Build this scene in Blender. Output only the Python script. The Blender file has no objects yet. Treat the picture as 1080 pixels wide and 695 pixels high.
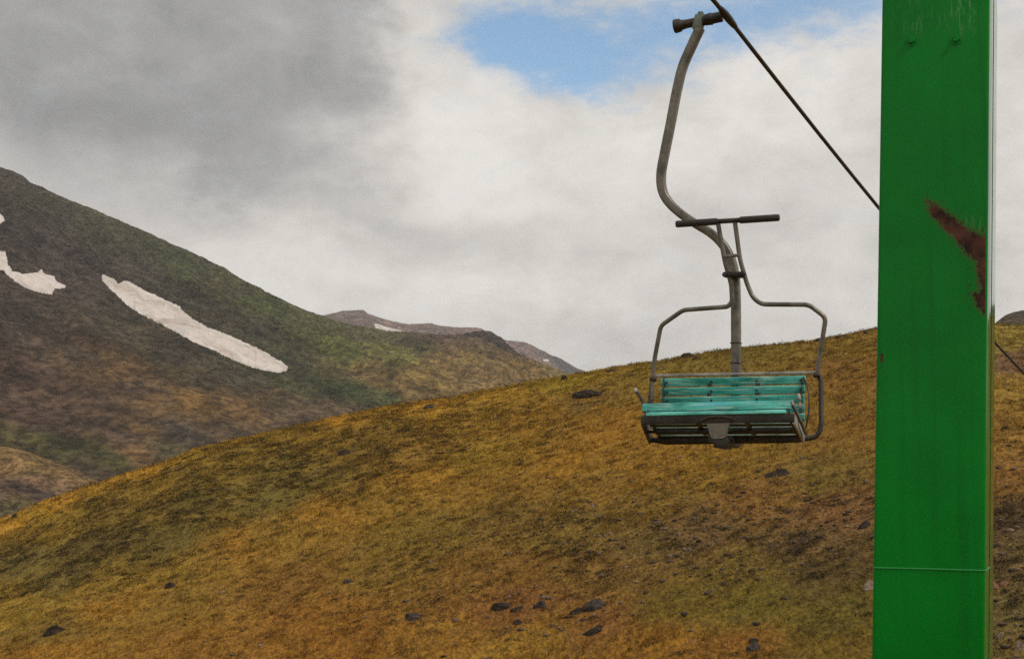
import bpy, bmesh, math, random
import numpy as np
from mathutils import Vector, Matrix
from mathutils.bvhtree import BVHTree

random.seed(7)
rng = np.random.default_rng(11)
scene = bpy.context.scene
C = scene.collection
R = math.radians

# ------------------------------------------------------------------ camera
F = 1500.0                      # focal length in photo pixels (50 mm on 36 mm, photo 1080 wide)
PITCH = math.atan((485 - 347.5) / F)
CP, SP = math.cos(PITCH), math.sin(PITCH)
cam_d = bpy.data.cameras.new('camera')
cam_d.sensor_width = 36.0
cam_d.lens = 50.0
cam_d.clip_start = 0.05
cam_d.clip_end = 30000.0
cam = bpy.data.objects.new('camera', cam_d)
C.objects.link(cam)
cam.location = (0, 0, 0)
cam.rotation_euler = (math.pi / 2 + PITCH, 0, 0)
cam_d.dof.use_dof = True
cam_d.dof.focus_distance = 9.6
cam_d.dof.aperture_fstop = 15.0
scene.camera = cam


def ray(px, py):
    """direction in the world of a sight line measured off the photo"""
    xc = (px - 540.0) / F
    yc = (347.5 - py) / F
    return np.array([xc, CP - yc * SP, SP + yc * CP])


def at(px, py, Y):
    d = ray(px, py)
    return Vector(d * (Y / d[1]))


def on_plane(px, py, p0, n):
    d = Vector(ray(px, py))
    t = p0.dot(n) / d.dot(n)
    return d * t


def az_el(px, py):
    d = ray(px, py)
    return math.atan2(d[0], d[1]), d[2] / math.hypot(d[0], d[1])


def to_pix(x, y, z):
    zc = y * CP + z * SP
    zc = np.where(np.abs(zc) < 1e-3, 1e-3, zc)
    return 540 + F * x / zc, 347.5 - F * (-y * SP + z * CP) / zc


# ------------------------------------------------------------------ noise
def _hash(ix, iy, seed):
    h = (ix.astype(np.int64) * 374761393 + iy.astype(np.int64) * 668265263 + seed * 974634777) & 0xFFFFFFFF
    h = ((h ^ (h >> 13)) * 1274126177) & 0xFFFFFFFF
    return ((h ^ (h >> 16)) & 0xFFFF) / 65535.0


def vnoise(x, y, seed=0):
    ix, iy = np.floor(x), np.floor(y)
    fx, fy = x - ix, y - iy
    fx = fx * fx * fx * (fx * (fx * 6 - 15) + 10)
    fy = fy * fy * fy * (fy * (fy * 6 - 15) + 10)
    a = _hash(ix, iy, seed); b = _hash(ix + 1, iy, seed)
    c = _hash(ix, iy + 1, seed); d = _hash(ix + 1, iy + 1, seed)
    return (a * (1 - fx) + b * fx) * (1 - fy) + (c * (1 - fx) + d * fx) * fy * 1.0


def fbm(x, y, octv=4, seed=0, gain=0.5):
    s = 0.0; a = 1.0; tot = 0.0
    ca, sa = math.cos(0.6), math.sin(0.6)
    for o in range(octv):
        s = s + a * (vnoise(x, y, seed + o * 17) * 2 - 1)
        tot += a
        a *= gain
        x, y = (x * ca - y * sa) * 2.03 + 13.1, (x * sa + y * ca) * 2.03 + 7.7
    return s / tot


def srgb(c):
    c = np.asarray(c, float) / 255.0
    return np.where(c <= 0.04045, c / 12.92, ((c + 0.055) / 1.055) ** 2.4)


def colour_field(px, py, pts, slope=0.0, stretch=2.6, soft=14.0):
    """ground cover colours (albedo) spread from sample spots"""
    ca = 1 / math.hypot(1, slope); sa = slope * ca
    shp = px.shape
    a = ((px * ca + py * sa) / stretch).astype(np.float32).ravel()
    b = (-px * sa + py * ca).astype(np.float32).ravel()
    A = np.array([(x * ca + y * sa) / stretch for x, y, c in pts], np.float32)
    B = np.array([-x * sa + y * ca for x, y, c in pts], np.float32)
    K = np.array([srgb(c) for x, y, c in pts], np.float32)
    out = np.empty((a.size, 3), np.float32)
    for k in range(0, a.size, 40000):
        w = (a[k:k + 40000, None] - A) ** 2
        w += (b[k:k + 40000, None] - B) ** 2
        w += np.float32(soft ** 2)
        w *= w
        np.reciprocal(w, out=w)
        out[k:k + 40000] = (w @ K) / w.sum(1)[:, None]
    return out.reshape(shp + (3,)).astype(float)


# ------------------------------------------------------------------ mesh helpers
def mesh_np(name, verts, faces, col=None, smooth=True, loops_per=4):
    me = bpy.data.meshes.new(name)
    nv, nf = len(verts), len(faces)
    me.vertices.add(nv)
    me.vertices.foreach_set('co', np.asarray(verts, np.float32).ravel())
    me.loops.add(nf * loops_per)
    me.loops.foreach_set('vertex_index', np.asarray(faces, np.int32).ravel())
    me.polygons.add(nf)
    me.polygons.foreach_set('loop_start', np.arange(0, nf * loops_per, loops_per, dtype=np.int32))
    me.polygons.foreach_set('loop_total', np.full(nf, loops_per, np.int32))
    me.update(calc_edges=True)
    if smooth:
        me.polygons.foreach_set('use_smooth', np.ones(nf, bool))
    if col is not None:
        a = me.attributes.new('cover', 'FLOAT_COLOR', 'POINT')
        rgba = np.ones((nv, 4), np.float32); rgba[:, :3] = col
        a.data.foreach_set('color', rgba.ravel())
    return me


def link(name, me, mat=None, parent=None, loc=None):
    o = bpy.data.objects.new(name, me)
    C.objects.link(o)
    if mat is not None:
        for m in (mat if isinstance(mat, (list, tuple)) else [mat]):
            me.materials.append(m)
    if parent is not None:
        o.parent = parent
    if loc is not None:
        o.location = loc
    return o


def tag(o, label=None, cat=None, group=None, kind=None):
    if label: o['label'] = label
    if cat: o['category'] = cat
    if group: o['group'] = group
    if kind: o['kind'] = kind
    return o


def grid_faces(nr, nc):
    i = np.arange(nr - 1)[:, None] * nc + np.arange(nc - 1)[None, :]
    i = i.ravel()
    return np.stack([i, i + 1, i + nc + 1, i + nc], 1)


class MB:
    """collects boxes, tubes and strips; build() links them as ONE mesh object"""
    def __init__(self):
        self.bm = bmesh.new()

    def box(self, c, size, rot=None, bevel=0.0, mi=0):
        tmp = bmesh.new()
        bmesh.ops.create_cube(tmp, size=1.0)
        for v in tmp.verts:
            v.co = Vector((v.co.x * size[0], v.co.y * size[1], v.co.z * size[2]))
        if bevel > 0:
            bmesh.ops.bevel(tmp, geom=tmp.edges[:], offset=bevel, segments=2, affect='EDGES', profile=0.5)
        M = Matrix.Translation(Vector(c))
        if rot is not None:
            M = M @ rot.to_4x4()
        self._merge(tmp, M, mi)
        return self

    def _merge(self, tmp, M, mi, smooth=False):
        tmp.transform(M)
        vm = {}
        for v in tmp.verts:
            vm[v] = self.bm.verts.new(v.co)
        for f in tmp.faces:
            try:
                nf = self.bm.faces.new([vm[v] for v in f.verts])
                nf.material_index = mi
                nf.smooth = smooth or f.smooth
            except ValueError:
                pass
        tmp.free()

    def tube(self, pts, prof, closed=False, up=None, mi=0, cap=True):
        """sweep a 2-D profile (list of (a,b)) along pts"""
        P = [Vector(p) for p in pts]
        n = len(P)
        T = []
        for i in range(n):
            a = P[(i - 1) % n] if (closed or i > 0) else P[i]
            b = P[(i + 1) % n] if (closed or i < n - 1) else P[i]
            T.append((b - a).normalized())
        ref = Vector(up) if up is not None else Vector((0, 1, 0))
        N = (ref - T[0] * ref.dot(T[0]))
        if N.length < 1e-3:
            ref = Vector((1, 0, 0)); N = ref - T[0] * ref.dot(T[0])
        N.normalize()
        rings = []
        for i in range(n):
            N = N - T[i] * N.dot(T[i]); N.normalize()
            B = T[i].cross(N)
            rings.append([self.bm.verts.new(P[i] + N * a + B * b) for (a, b) in prof])
        k = len(prof)
        for i in range(n if closed else n - 1):
            r0, r1 = rings[i], rings[(i + 1) % n]
            for j in range(k):
                f = self.bm.faces.new((r0[j], r0[(j + 1) % k], r1[(j + 1) % k], r1[j]))
                f.smooth = True; f.material_index = mi
        if cap and not closed:
            f = self.bm.faces.new(list(reversed(rings[0]))); f.material_index = mi
            f = self.bm.faces.new(rings[-1]); f.material_index = mi
        return self

    def lathe(self, p0, p1, stops, seg=20, mi=0):
        """turned shape: stops = (fraction along p0-p1, radius)"""
        p0, p1 = Vector(p0), Vector(p1)
        ax = (p1 - p0)
        t = ax.normalized()
        n = t.orthogonal().normalized(); b = t.cross(n)
        rings = []
        for (fr, r) in stops:
            c = p0 + ax * fr
            rings.append([self.bm.verts.new(c + (n * math.cos(q) + b * math.sin(q)) * r)
                          for q in [2 * math.pi * k / seg for k in range(seg)]])
        for i in range(len(rings) - 1):
            for j in range(seg):
                f = self.bm.faces.new((rings[i][j], rings[i][(j + 1) % seg], rings[i + 1][(j + 1) % seg], rings[i + 1][j]))
                f.smooth = True; f.material_index = mi
        self.bm.faces.new(list(reversed(rings[0]))).material_index = mi
        self.bm.faces.new(rings[-1]).material_index = mi
        return self

    def build(self, name, mat, parent=None, loc=None):
        bmesh.ops.recalc_face_normals(self.bm, faces=self.bm.faces[:])
        me = bpy.data.meshes.new(name)
        self.bm.to_mesh(me); self.bm.free()
        try:
            me.set_sharp_from_angle(angle=R(38))
        except Exception:
            pass
        return link(name, me, mat, parent, loc)


def circ(r, n=12):
    return [(r * math.cos(2 * math.pi * i / n), r * math.sin(2 * math.pi * i / n)) for i in range(n)]


def rrect(w, h, r, n=3):
    out = []
    for (cx, cy, a0) in ((w/2 - r, h/2 - r, 0), (-w/2 + r, h/2 - r, 90), (-w/2 + r, -h/2 + r, 180), (w/2 - r, -h/2 + r, 270)):
        for k in range(n + 1):
            a = R(a0 + 90 * k / n)
            out.append((cx + r * math.cos(a), cy + r * math.sin(a)))
    return out


def fillet(pts, r, n=6, closed=False):
    P = [Vector(p) for p in pts]
    out = []
    m = len(P)
    for i in range(m):
        if not closed and i in (0, m - 1):
            out.append(P[i]); continue
        a, b, c = P[(i - 1) % m], P[i], P[(i + 1) % m]
        la, lc = (a - b).length, (c - b).length
        q = min(r, la * .48, lc * .48)
        s, e = b + (a - b).normalized() * q, b + (c - b).normalized() * q
        for k in range(n + 1):
            t = k / n
            out.append(s * (1 - t) ** 2 + b * 2 * t * (1 - t) + e * t ** 2)
    return out


def spline(pts, n=8):
    P = [Vector(p) for p in pts]
    out = []
    for i in range(len(P) - 1):
        p0 = P[i - 1] if i > 0 else P[i] * 2 - P[i + 1]
        p1, p2 = P[i], P[i + 1]
        p3 = P[i + 2] if i + 2 < len(P) else P[i + 1] * 2 - P[i]
        for k in range(n):
            t = k / n
            out.append(0.5 * ((2 * p1) + (p2 - p0) * t + (2 * p0 - 5 * p1 + 4 * p2 - p3) * t * t + (3 * p1 - p0 - 3 * p2 + p3) * t ** 3))
    out.append(P[-1])
    return out


# ------------------------------------------------------------------ materials
class NT:
    """tiny helper for node trees"""
    def __init__(self, tree):
        self.t = tree; self.n = tree.nodes; self.l = tree.links

    def new(self, typ, **kw):
        nd = self.n.new(typ)
        for k, v in kw.items():
            setattr(nd, k, v)
        return nd

    def put(self, sock, v):
        if isinstance(v, bpy.types.NodeSocket):
            self.l.new(v, sock)
        elif v is not None:
            if hasattr(sock.default_value, '__len__') and not hasattr(v, '__len__'):
                v = [v] * len(sock.default_value)
            if hasattr(sock.default_value, '__len__') and len(sock.default_value) == 4 and len(v) == 3:
                v = tuple(v) + (1,)
            sock.default_value = v

    def math(self, op, a, b=None, c=None, clamp=False):
        m = self.new('ShaderNodeMath', operation=op, use_clamp=clamp)
        self.put(m.inputs[0], a)
        if b is not None: self.put(m.inputs[1], b)
        if c is not None: self.put(m.inputs[2], c)
        return m.outputs[0]

    def noise(self, vec, scale, detail=4, rough=0.55, dist=0.0, color=False):
        m = self.new('ShaderNodeTexNoise')
        if vec is not None: self.put(m.inputs['Vector'], vec)
        m.inputs['Scale'].default_value = scale
        m.inputs['Detail'].default_value = detail
        m.inputs['Roughness'].default_value = rough
        m.inputs['Distortion'].default_value = dist
        return m.outputs['Color' if color else 'Fac']

    def voronoi(self, vec, scale, feature='F1', out='Distance'):
        m = self.new('ShaderNodeTexVoronoi', feature=feature)
        if vec is not None: self.put(m.inputs['Vector'], vec)
        m.inputs['Scale'].default_value = scale
        return m.outputs[out]

    def ramp(self, fac, lo, hi, a=0.0, b=1.0, smooth=True):
        m = self.new('ShaderNodeMapRange', interpolation_type='SMOOTHSTEP' if smooth else 'LINEAR')
        self.put(m.inputs[0], fac)
        m.inputs[1].default_value = lo; m.inputs[2].default_value = hi
        self.put(m.inputs[3], a); self.put(m.inputs[4], b)
        return m.outputs[0]

    def mix(self, fac, a, b, blend='MIX'):
        m = self.new('ShaderNodeMix', data_type='RGBA', blend_type=blend)
        m.clamp_factor = True
        self.put(m.inputs[0], fac); self.put(m.inputs[6], a); self.put(m.inputs[7], b)
        return m.outputs[2]

    def mapping(self, vec, scale=(1, 1, 1), rot=(0, 0, 0)):
        m = self.new('ShaderNodeMapping')
        self.put(m.inputs[0], vec)
        m.inputs['Scale'].default_value = scale
        m.inputs['Rotation'].default_value = rot
        return m.outputs[0]

    def bump(self, h, strength=0.3, dist=0.01):
        m = self.new('ShaderNodeBump')
        self.put(m.inputs['Height'], h)
        m.inputs['Strength'].default_value = strength
        m.inputs['Distance'].default_value = dist
        return m.outputs[0]

    def attr(self, name, out='Color'):
        m = self.new('ShaderNodeAttribute', attribute_name=name)
        return m.outputs[out]

    def obj(self):
        return self.new('ShaderNodeTexCoord').outputs['Object']

    def pos(self):
        return self.new('ShaderNodeNewGeometry').outputs['Position']


def material(name, build):
    m = bpy.data.materials.new(name)
    m.use_nodes = True
    nt = NT(m.node_tree)
    b = m.node_tree.nodes['Principled BSDF']
    build(nt, b)
    return m


def m_hill(nt, b):
    p = nt.pos()
    n1 = nt.noise(p, 0.9, 5, 0.6)
    ps = nt.mapping(p, (1, .5, 1))
    n2 = nt.noise(ps, 5.0, 4, 0.65)
    n3 = nt.noise(ps, 11.0, 3, 0.6)
    f = nt.math('MULTIPLY', nt.ramp(n1, .3, .7, .92, 1.08), nt.ramp(n2, .3, .7, .78, 1.22))
    f = nt.math('MULTIPLY', f, nt.ramp(n3, .35, .65, .68, 1.32))
    col = nt.mix(1.0, nt.attr('cover'), f, 'MULTIPLY')
    # small bare earth spots
    spots = nt.ramp(nt.noise(p, 1.7, 4, .65, .4), .58, .68, 0, .4)
    col = nt.mix(spots, col, (0.085, 0.052, 0.036))
    nt.put(b.inputs['Base Color'], col)
    b.inputs['Roughness'].default_value = .95
    b.inputs['Specular IOR Level'].default_value = .1
    h = nt.math('ADD', nt.math('MULTIPLY', n2, .6), nt.math('MULTIPLY', n3, .3))
    nt.put(b.inputs['Normal'], nt.bump(h, .8, .15))


def m_far(scale, rock=0.4, bumpd=2.0):
    def f(nt, b):
        p = nt.pos()
        n1 = nt.noise(p, 0.03 * scale, 6, .62)
        n2 = nt.noise(nt.mapping(p, (1, .45, 1)), 0.15 * scale, 5, .66)
        n3 = nt.noise(nt.mapping(p, (1, .4, 1)), 0.42 * scale, 4, .7)
        k = nt.math('MULTIPLY', nt.ramp(n1, .32, .68, .7, 1.3), nt.ramp(n2, .38, .62, .68, 1.32))
        k = nt.math('MULTIPLY', k, nt.ramp(n3, .40, .60, .58, 1.42))
        col = nt.mix(1.0, nt.attr('cover'), k, 'MULTIPLY')
        stones = nt.math('MULTIPLY', nt.ramp(nt.noise(p, .9 * scale, 2, .5), .62, .70, 0, rock), nt.ramp(n1, .42, .58))
        col = nt.mix(stones, col, (0.16, 0.145, 0.13))
        nt.put(b.inputs['Base Color'], col)
        b.inputs['Roughness'].default_value = .97
        b.inputs['Specular IOR Level'].default_value = .1
        nt.put(b.inputs['Normal'], nt.bump(nt.math('ADD', n2, nt.math('MULTIPLY', n3, .4)), .9, bumpd))
    return f


def m_cover(nt, b):
    nt.put(b.inputs['Base Color'], nt.attr('cover'))
    b.inputs['Roughness'].default_value = .85
    b.inputs['Specular IOR Level'].default_value = .15


def m_rock(base, lichen):
    def f(nt, b):
        o = nt.obj()
        n1 = nt.noise(o, 3.0, 6, .65); n2 = nt.noise(o, 14, 4, .6)
        v = nt.voronoi(o, 6.0)
        col = nt.mix(nt.ramp(n1, .3, .7), tuple(c * .55 for c in base), tuple(c * 1.35 for c in base))
        col = nt.mix(nt.ramp(n2, .56, .68, 0, .6), col, lichen)
        nt.put(b.inputs['Base Color'], col)
        b.inputs['Roughness'].default_value = .95
        b.inputs['Specular IOR Level'].default_value = .08
        nt.put(b.inputs['Normal'], nt.bump(nt.math('ADD', n1, nt.math('MULTIPLY', v, .4)), .6, .08))
    return f


def m_snow(nt, b):
    p = nt.pos()
    n = nt.noise(nt.mapping(p, (1, 1, .5)), .05, 6, .6); n2 = nt.noise(p, .5, 5, .65)
    d = nt.ramp(nt.math('ADD', nt.math('MULTIPLY', n, .6), nt.math('MULTIPLY', n2, .4)), .38, .68)
    nt.put(b.inputs['Base Color'], nt.mix(d, (0.60, 0.545, 0.50), (0.34, 0.285, 0.24)))
    b.inputs['Roughness'].default_value = .8
    nt.put(b.inputs['Normal'], nt.bump(n2, .4, .6))


def m_steel(base, rough, rust=.35, metal=.55):
    def f(nt, b):
        o = nt.obj()
        n1 = nt.noise(o, 7, 6, .65); n2 = nt.noise(o, 45, 4, .6)
        n3 = nt.noise(nt.mapping(o, (1, 1, .25)), 30, 3, .6)
        c = nt.mix(nt.ramp(n1, .35, .65), tuple(x * .6 for x in base), tuple(x * 1.3 for x in base))
        c = nt.mix(nt.ramp(n3, .45, .75, 0, .35), c, tuple(min(1, x * 1.9) for x in base))
        ru = nt.ramp(nt.math('ADD', nt.math('MULTIPLY', n1, .65), nt.math('MULTIPLY', n2, .35)), .52, .62, 0, rust)
        c = nt.mix(ru, c, (0.075, 0.035, 0.016))
        nt.put(b.inputs['Base Color'], c)
        nt.put(b.inputs['Metallic'], nt.math('MULTIPLY', nt.math('SUBTRACT', 1.0, ru), metal))
        nt.put(b.inputs['Roughness'], nt.ramp(n2, .3, .7, rough - .08, rough + .12))
        nt.put(b.inputs['Normal'], nt.bump(n2, .25, .002))
    return f


def m_slat(nt, b):
    o = nt.obj()
    s = nt.mapping(o, (2.2, 30, 30))
    g = nt.noise(s, 2.2, 5, .65, .4)
    n1 = nt.noise(nt.mapping(o, (1.2, 5, 5)), 3.2, 5, .6)
    n2 = nt.noise(nt.mapping(o, (5, 22, 22)), 6, 4, .7)
    c = nt.mix(nt.ramp(n1, .36, .64), (0.012, 0.23, 0.19), (0.085, 0.52, 0.44))
    c = nt.mix(nt.ramp(nt.noise(nt.mapping(o, (1, 6, 6)), 2.6, 4, .6), .55, .68, 0, .75), c, (0.06, 0.37, 0.50))
    c = nt.mix(nt.ramp(g, .47, .68, 0, .85), c, (0.34, 0.60, 0.53))
    c = nt.mix(nt.ramp(n2, .59, .70, 0, .8), c, (0.07, 0.06, 0.045))
    nt.put(b.inputs['Base Color'], c)
    nt.put(b.inputs['Roughness'], nt.ramp(g, .3, .7, .42, .68))
    nt.put(b.inputs['Normal'], nt.bump(g, .35, .002))


def m_rubber(nt, b):
    n = nt.noise(nt.obj(), 30, 4, .6)
    nt.put(b.inputs['Base Color'], nt.mix(n, (0.012, 0.012, 0.011), (0.035, 0.032, 0.03)))
    b.inputs['Roughness'].default_value = .75


def m_cable(nt, b):
    n = nt.noise(nt.obj(), 25, 3, .6)
    nt.put(b.inputs['Base Color'], nt.mix(n, (0.02, 0.016, 0.014), (0.06, 0.045, 0.038)))
    b.inputs['Metallic'].default_value = .3
    b.inputs['Roughness'].default_value = .55


def m_green(nt, b):
    o = nt.obj()
    n1 = nt.noise(o, 2.2, 5, .6); n2 = nt.noise(o, 55, 4, .65); n3 = nt.noise(o, 11, 5, .65)
    nf = nt.noise(o, 240, 2, .6)
    c = nt.mix(nt.ramp(n1, .3, .7), (0.0003, 0.138, 0.010), (0.0006, 0.190, 0.016))
    c = nt.mix(nt.ramp(nf, .35, .7, 0, .25), c, (0.001, 0.25, 0.03))
    # faint vertical dirt streaks
    st = nt.noise(nt.mapping(o, (26, 26, .7)), 1.0, 4, .6)
    c = nt.mix(nt.ramp(st, .5, .75, 0, .5), c, (0.002, 0.115, 0.012))
    chips = nt.ramp(nt.noise(o, 34, 3, .8, .5), .70, .735, 0, .55)
    c = nt.mix(chips, c, (0.03, 0.25, 0.06))
    # scuffed, chalky strokes where the paint was brushed (attribute marks the zone)
    zone = nt.attr('scuff', 'Fac')
    sc = nt.noise(nt.mapping(o, (85, 85, 11), (0, R(20), 0)), 1.0, 5, .75, 1.2)
    sk = nt.math('MULTIPLY', nt.ramp(sc, .48, .66, 0, 1.0), zone)
    c = nt.mix(sk, c, (0.13, 0.30, 0.13))
    # bare rusted steel where the paint has torn off
    wear = nt.attr('rust', 'Fac')
    edge = nt.math('ADD', wear, nt.math('MULTIPLY', nt.math('SUBTRACT', nt.noise(o, 60, 5, .75), .5), .062))
    edge = nt.math('ADD', edge, nt.math('MULTIPLY', nt.math('SUBTRACT', nt.noise(o, 18, 3, .6), .5), .016))
    flecks = nt.ramp(nt.noise(o, 75, 4, .75), .61, .635)
    near = nt.ramp(wear, .43, .495)
    edge = nt.math('ADD', edge, nt.math('MULTIPLY', nt.math('MULTIPLY', flecks, near), .06))
    bare = nt.ramp(edge, .499, .502)
    prim = nt.math('SUBTRACT', nt.ramp(edge, .486, .494), bare, clamp=True)
    rc = nt.mix(nt.ramp(n3, .35, .65), (0.020, 0.010, 0.009), (0.095, 0.040, 0.026))
    rc = nt.mix(nt.ramp(nt.noise(nt.mapping(o, (60, 60, 60)), 1.3, 4, .7), .55, .7, 0, .6), rc, (0.10, 0.075, 0.045))
    c = nt.mix(nt.math('MULTIPLY', prim, .75), c, (0.05, 0.085, 0.02))
    c = nt.mix(bare, c, rc)
    nt.put(b.inputs['Base Color'], c)
    rgh = nt.ramp(n2, .3, .7, .2, .27)
    nt.put(b.inputs['Roughness'], nt.math('MAXIMUM', rgh, nt.math('MULTIPLY', bare, .8)))
    b.inputs['Specular IOR Level'].default_value = .16
    h = nt.math('SUBTRACT', nt.math('MULTIPLY', n2, .12), nt.math('MULTIPLY', bare, nt.math('ADD', .5, n3)))
    nt.put(b.inputs['Normal'], nt.bump(h, .5, .0012))


M = {
    'hill': material('dry_grass_ground', m_hill),
    'mountain': material('mountain_scree', m_far(1.0, .35, 2.2)),
    'foothill': material('brown_turf', m_far(3.5, .25, .5)),
    'ridge': material('bare_ridge', m_far(.35, .2, 5)),
    'pale_slat': material('pale_grey_teal', lambda nt, b: (nt.put(b.inputs['Base Color'], nt.mix(nt.ramp(nt.noise(nt.mapping(nt.obj(), (3, 30, 30)), 2.5, 5, .65), .4, .6), (0.10, 0.22, 0.19), (0.30, 0.36, 0.31))), nt.put(b.inputs['Roughness'], .7))),
    'slat_under': material('dark_slat_underside', lambda nt, b: (nt.put(b.inputs['Base Color'], nt.mix(nt.noise(nt.mapping(nt.obj(), (3, 40, 40)), 2, 4), (0.02, 0.022, 0.02), (0.06, 0.065, 0.055))), nt.put(b.inputs['Roughness'], .85))),
    'cover': material('plant_cover', m_cover),
    'rock_dark': material('dark_rock', m_rock((0.036, 0.027, 0.021), (0.085, 0.067, 0.045))),
    'rock_grey': material('grey_rock', m_rock((0.055, 0.045, 0.038), (0.13, 0.11, 0.085))),
    'rock_pale': material('pale_rock', m_rock((0.22, 0.16, 0.115), (0.38, 0.31, 0.24))),
    'rock_pink': material('pinkish_rock', m_rock((0.23, 0.12, 0.075), (0.3, 0.2, 0.12))),
    'snow': material('old_snow', m_snow),
    'steel': material('galvanised_steel', m_steel((0.145, 0.135, 0.112), .40, .4, .45)),
    'dark_steel': material('dark_steel', m_steel((0.032, 0.029, 0.026), .45, .4, .4)),
    'light_steel': material('worn_light_steel', m_steel((0.30, 0.29, 0.27), .45, .25, .4)),
    'verdigris': material('weathered_casting', m_steel((0.13, 0.16, 0.13), .5, .3, .3)),
    'slat': material('teal_paint', m_slat),
    'rubber': material('black_rubber', m_rubber),
    'cable': material('greased_cable', m_cable),
    'chalky_green': material('chalky_green_paint', lambda nt, b: (nt.put(b.inputs['Base Color'], (0.02, 0.25, 0.065)), nt.put(b.inputs['Roughness'], .5))),
    'side_green': material('smooth_green_gloss', lambda nt, b: (nt.put(b.inputs['Base Color'], nt.mix(nt.noise(nt.obj(), 3, 5, .6), (0.001, 0.10, 0.01), (0.003, 0.16, 0.018))), nt.put(b.inputs['Roughness'], nt.ramp(nt.noise(nt.obj(), 9, 4, .6), .3, .7, .06, .14)), nt.put(b.inputs['Specular IOR Level'], .6))),
    'green': material('green_gloss_paint', m_green),
}

# ------------------------------------------------------------------ near hill
GAIN = np.array([1.47, 1.60, 1.0])
ridge_px = [(-420, 640), (-200, 602), (-60, 568), (0, 547.5), (16, 542.5), (33, 533.5), (55, 525), (87, 515), (100, 511), (127, 502.5), (153, 494.5), (183, 483.5), (203, 475), (230, 468.5), (243, 465),
            (267, 461), (288, 455), (313, 450), (343, 442.5), (383, 435), (410, 429), (443, 424), (475, 420), (503, 414), (550, 405), (587, 399), (617, 392.7), (650, 387.5), (685, 382.5), (720, 376), (753, 371),
            (783, 367), (820, 363.5), (863, 358.5), (893, 353.5), (915, 349), (927, 346), (1000, 343), (1047, 343), (1080, 344), (1150, 340), (1400, 330), (1700, 325)]
_re = np.array([az_el(*p) for p in ridge_px])


def ridge_target(th):
    e = np.interp(th, _re[:, 0], _re[:, 1])
    k = np.clip((np.abs(th) - R(34)) / R(16), 0, 1)     # away from the view the hill flattens out
    return e * (1 - k) + (-0.06) * k


hill_pts = [
 (0,548,(152,108,34)),(50,529,(152,108,34)),(100,509,(152,108,34)),(150,491,(150,108,33)),(250,460,(146,106,30)),(350,438,(150,106,28)),(450,419,(150,106,26)),
 (20,562,(112,84,30)),(75,541,(108,82,30)),(125,522,(104,78,28)),(225,487,(106,80,28)),(275,471,(104,78,27)),(330,458,(108,80,26)),
 (120,640,(124,86,28)),(250,578,(122,84,28)),(350,541,(120,83,27)),(450,500,(122,85,24)),
 (30,545,(134,102,34)),(100,510,(136,104,34)),(200,475,(131,99,32)),(300,450,(123,95,29)),(420,428,(129,93,24)),(500,410,(138,102,26)),
 (600,398,(118,93,24)),(640,392,(116,88,24)),(720,378,(96,76,25)),(800,368,(93,72,23)),(880,358,(101,75,23)),(920,355,(102,75,21)),
 (0,575,(95,72,30)),(20,590,(91,74,40)),(100,570,(85,67,36)),(200,525,(87,69,32)),(300,495,(91,71,32)),(400,455,(104,77,27)),(60,610,(89,71,37)),(180,572,(85,69,35)),(300,530,(89,73,34)),(350,500,(95,74,32)),
 (100,535,(95,74,32)),(200,500,(100,76,32)),
 (10,640,(116,88,32)),(100,618,(114,86,34)),(200,594,(111,83,32)),(300,562,(110,81,30)),(400,522,(110,80,28)),(500,482,(115,86,24)),
 (60,665,(98,73,30)),(180,640,(106,77,30)),(50,690,(119,81,28)),(200,685,(111,74,27)),(330,650,(110,71,25)),(300,620,(106,72,30)),
 (500,435,(116,84,24)),(560,440,(116,82,22)),(640,450,(119,81,21)),(700,485,(113,78,21)),(760,492,(109,78,23)),(600,480,(118,81,22)),
 (450,480,(106,76,26)),(380,480,(100,74,26)),(500,510,(110,78,26)),(620,510,(106,76,28)),
 (450,560,(98,74,27)),(520,545,(96,70,30)),(600,560,(100,76,37)),(400,600,(102,75,30)),(480,600,(103,71,30)),(560,600,(101,69,30)),(640,600,(100,71,37)),
 (450,670,(109,74,27)),(560,680,(111,78,26)),(380,680,(108,69,22)),(640,660,(102,66,34)),(540,640,(102,65,36)),
 (850,420,(101,73,23)),(900,395,(98,67,21)),(900,450,(101,70,25)),(660,400,(101,76,25)),(620,420,(100,72,30)),
 (880,500,(93,71,31)),(700,530,(100,73,30)),(800,525,(101,69,35)),(880,540,(100,68,46)),(740,560,(89,64,43)),(850,570,(87,65,44)),(680,580,(91,69,41)),
 (780,600,(91,70,32)),(880,612,(74,56,31)),(720,640,(84,65,23)),(800,640,(84,68,25)),(880,650,(79,64,26)),(690,682,(109,72,22)),(780,688,(103,67,27)),(860,688,(91,69,26)),
 (1065,360,(115,94,42)),(1065,383,(89,63,51)),(1065,410,(120,91,42)),(1065,450,(113,81,37)),(1065,500,(104,71,37)),(1065,550,(74,56,42)),(1065,600,(91,71,49)),(1065,650,(94,78,52)),(1065,690,(94,74,47)),
 (1300,500,(105,75,37)),(-200,620,(111,82,32))]


def hill_colour(X, Y, Z, grid_only=False):
    px, py = to_pix(X, Y, Z)
    wx = fbm(X * .12, Y * .05, 4, 91) * 30 + fbm(X * .6, Y * .3, 3, 92) * 8
    wy = fbm(X * .10, Y * .06, 4, 95) * 6 + fbm(X * .7, Y * .35, 3, 96) * 5
    px = np.clip(px, -600, 1700) + wx; py = np.clip(py, 300, 760) + wy
    if grid_only:
        return None, px, py
    c = colour_field(px, py, hill_pts, slope=-0.22, stretch=2.4, soft=6)
    c = c * GAIN
    return c * .95 + c.mean(-1, keepdims=True) * .05, px, py


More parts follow.
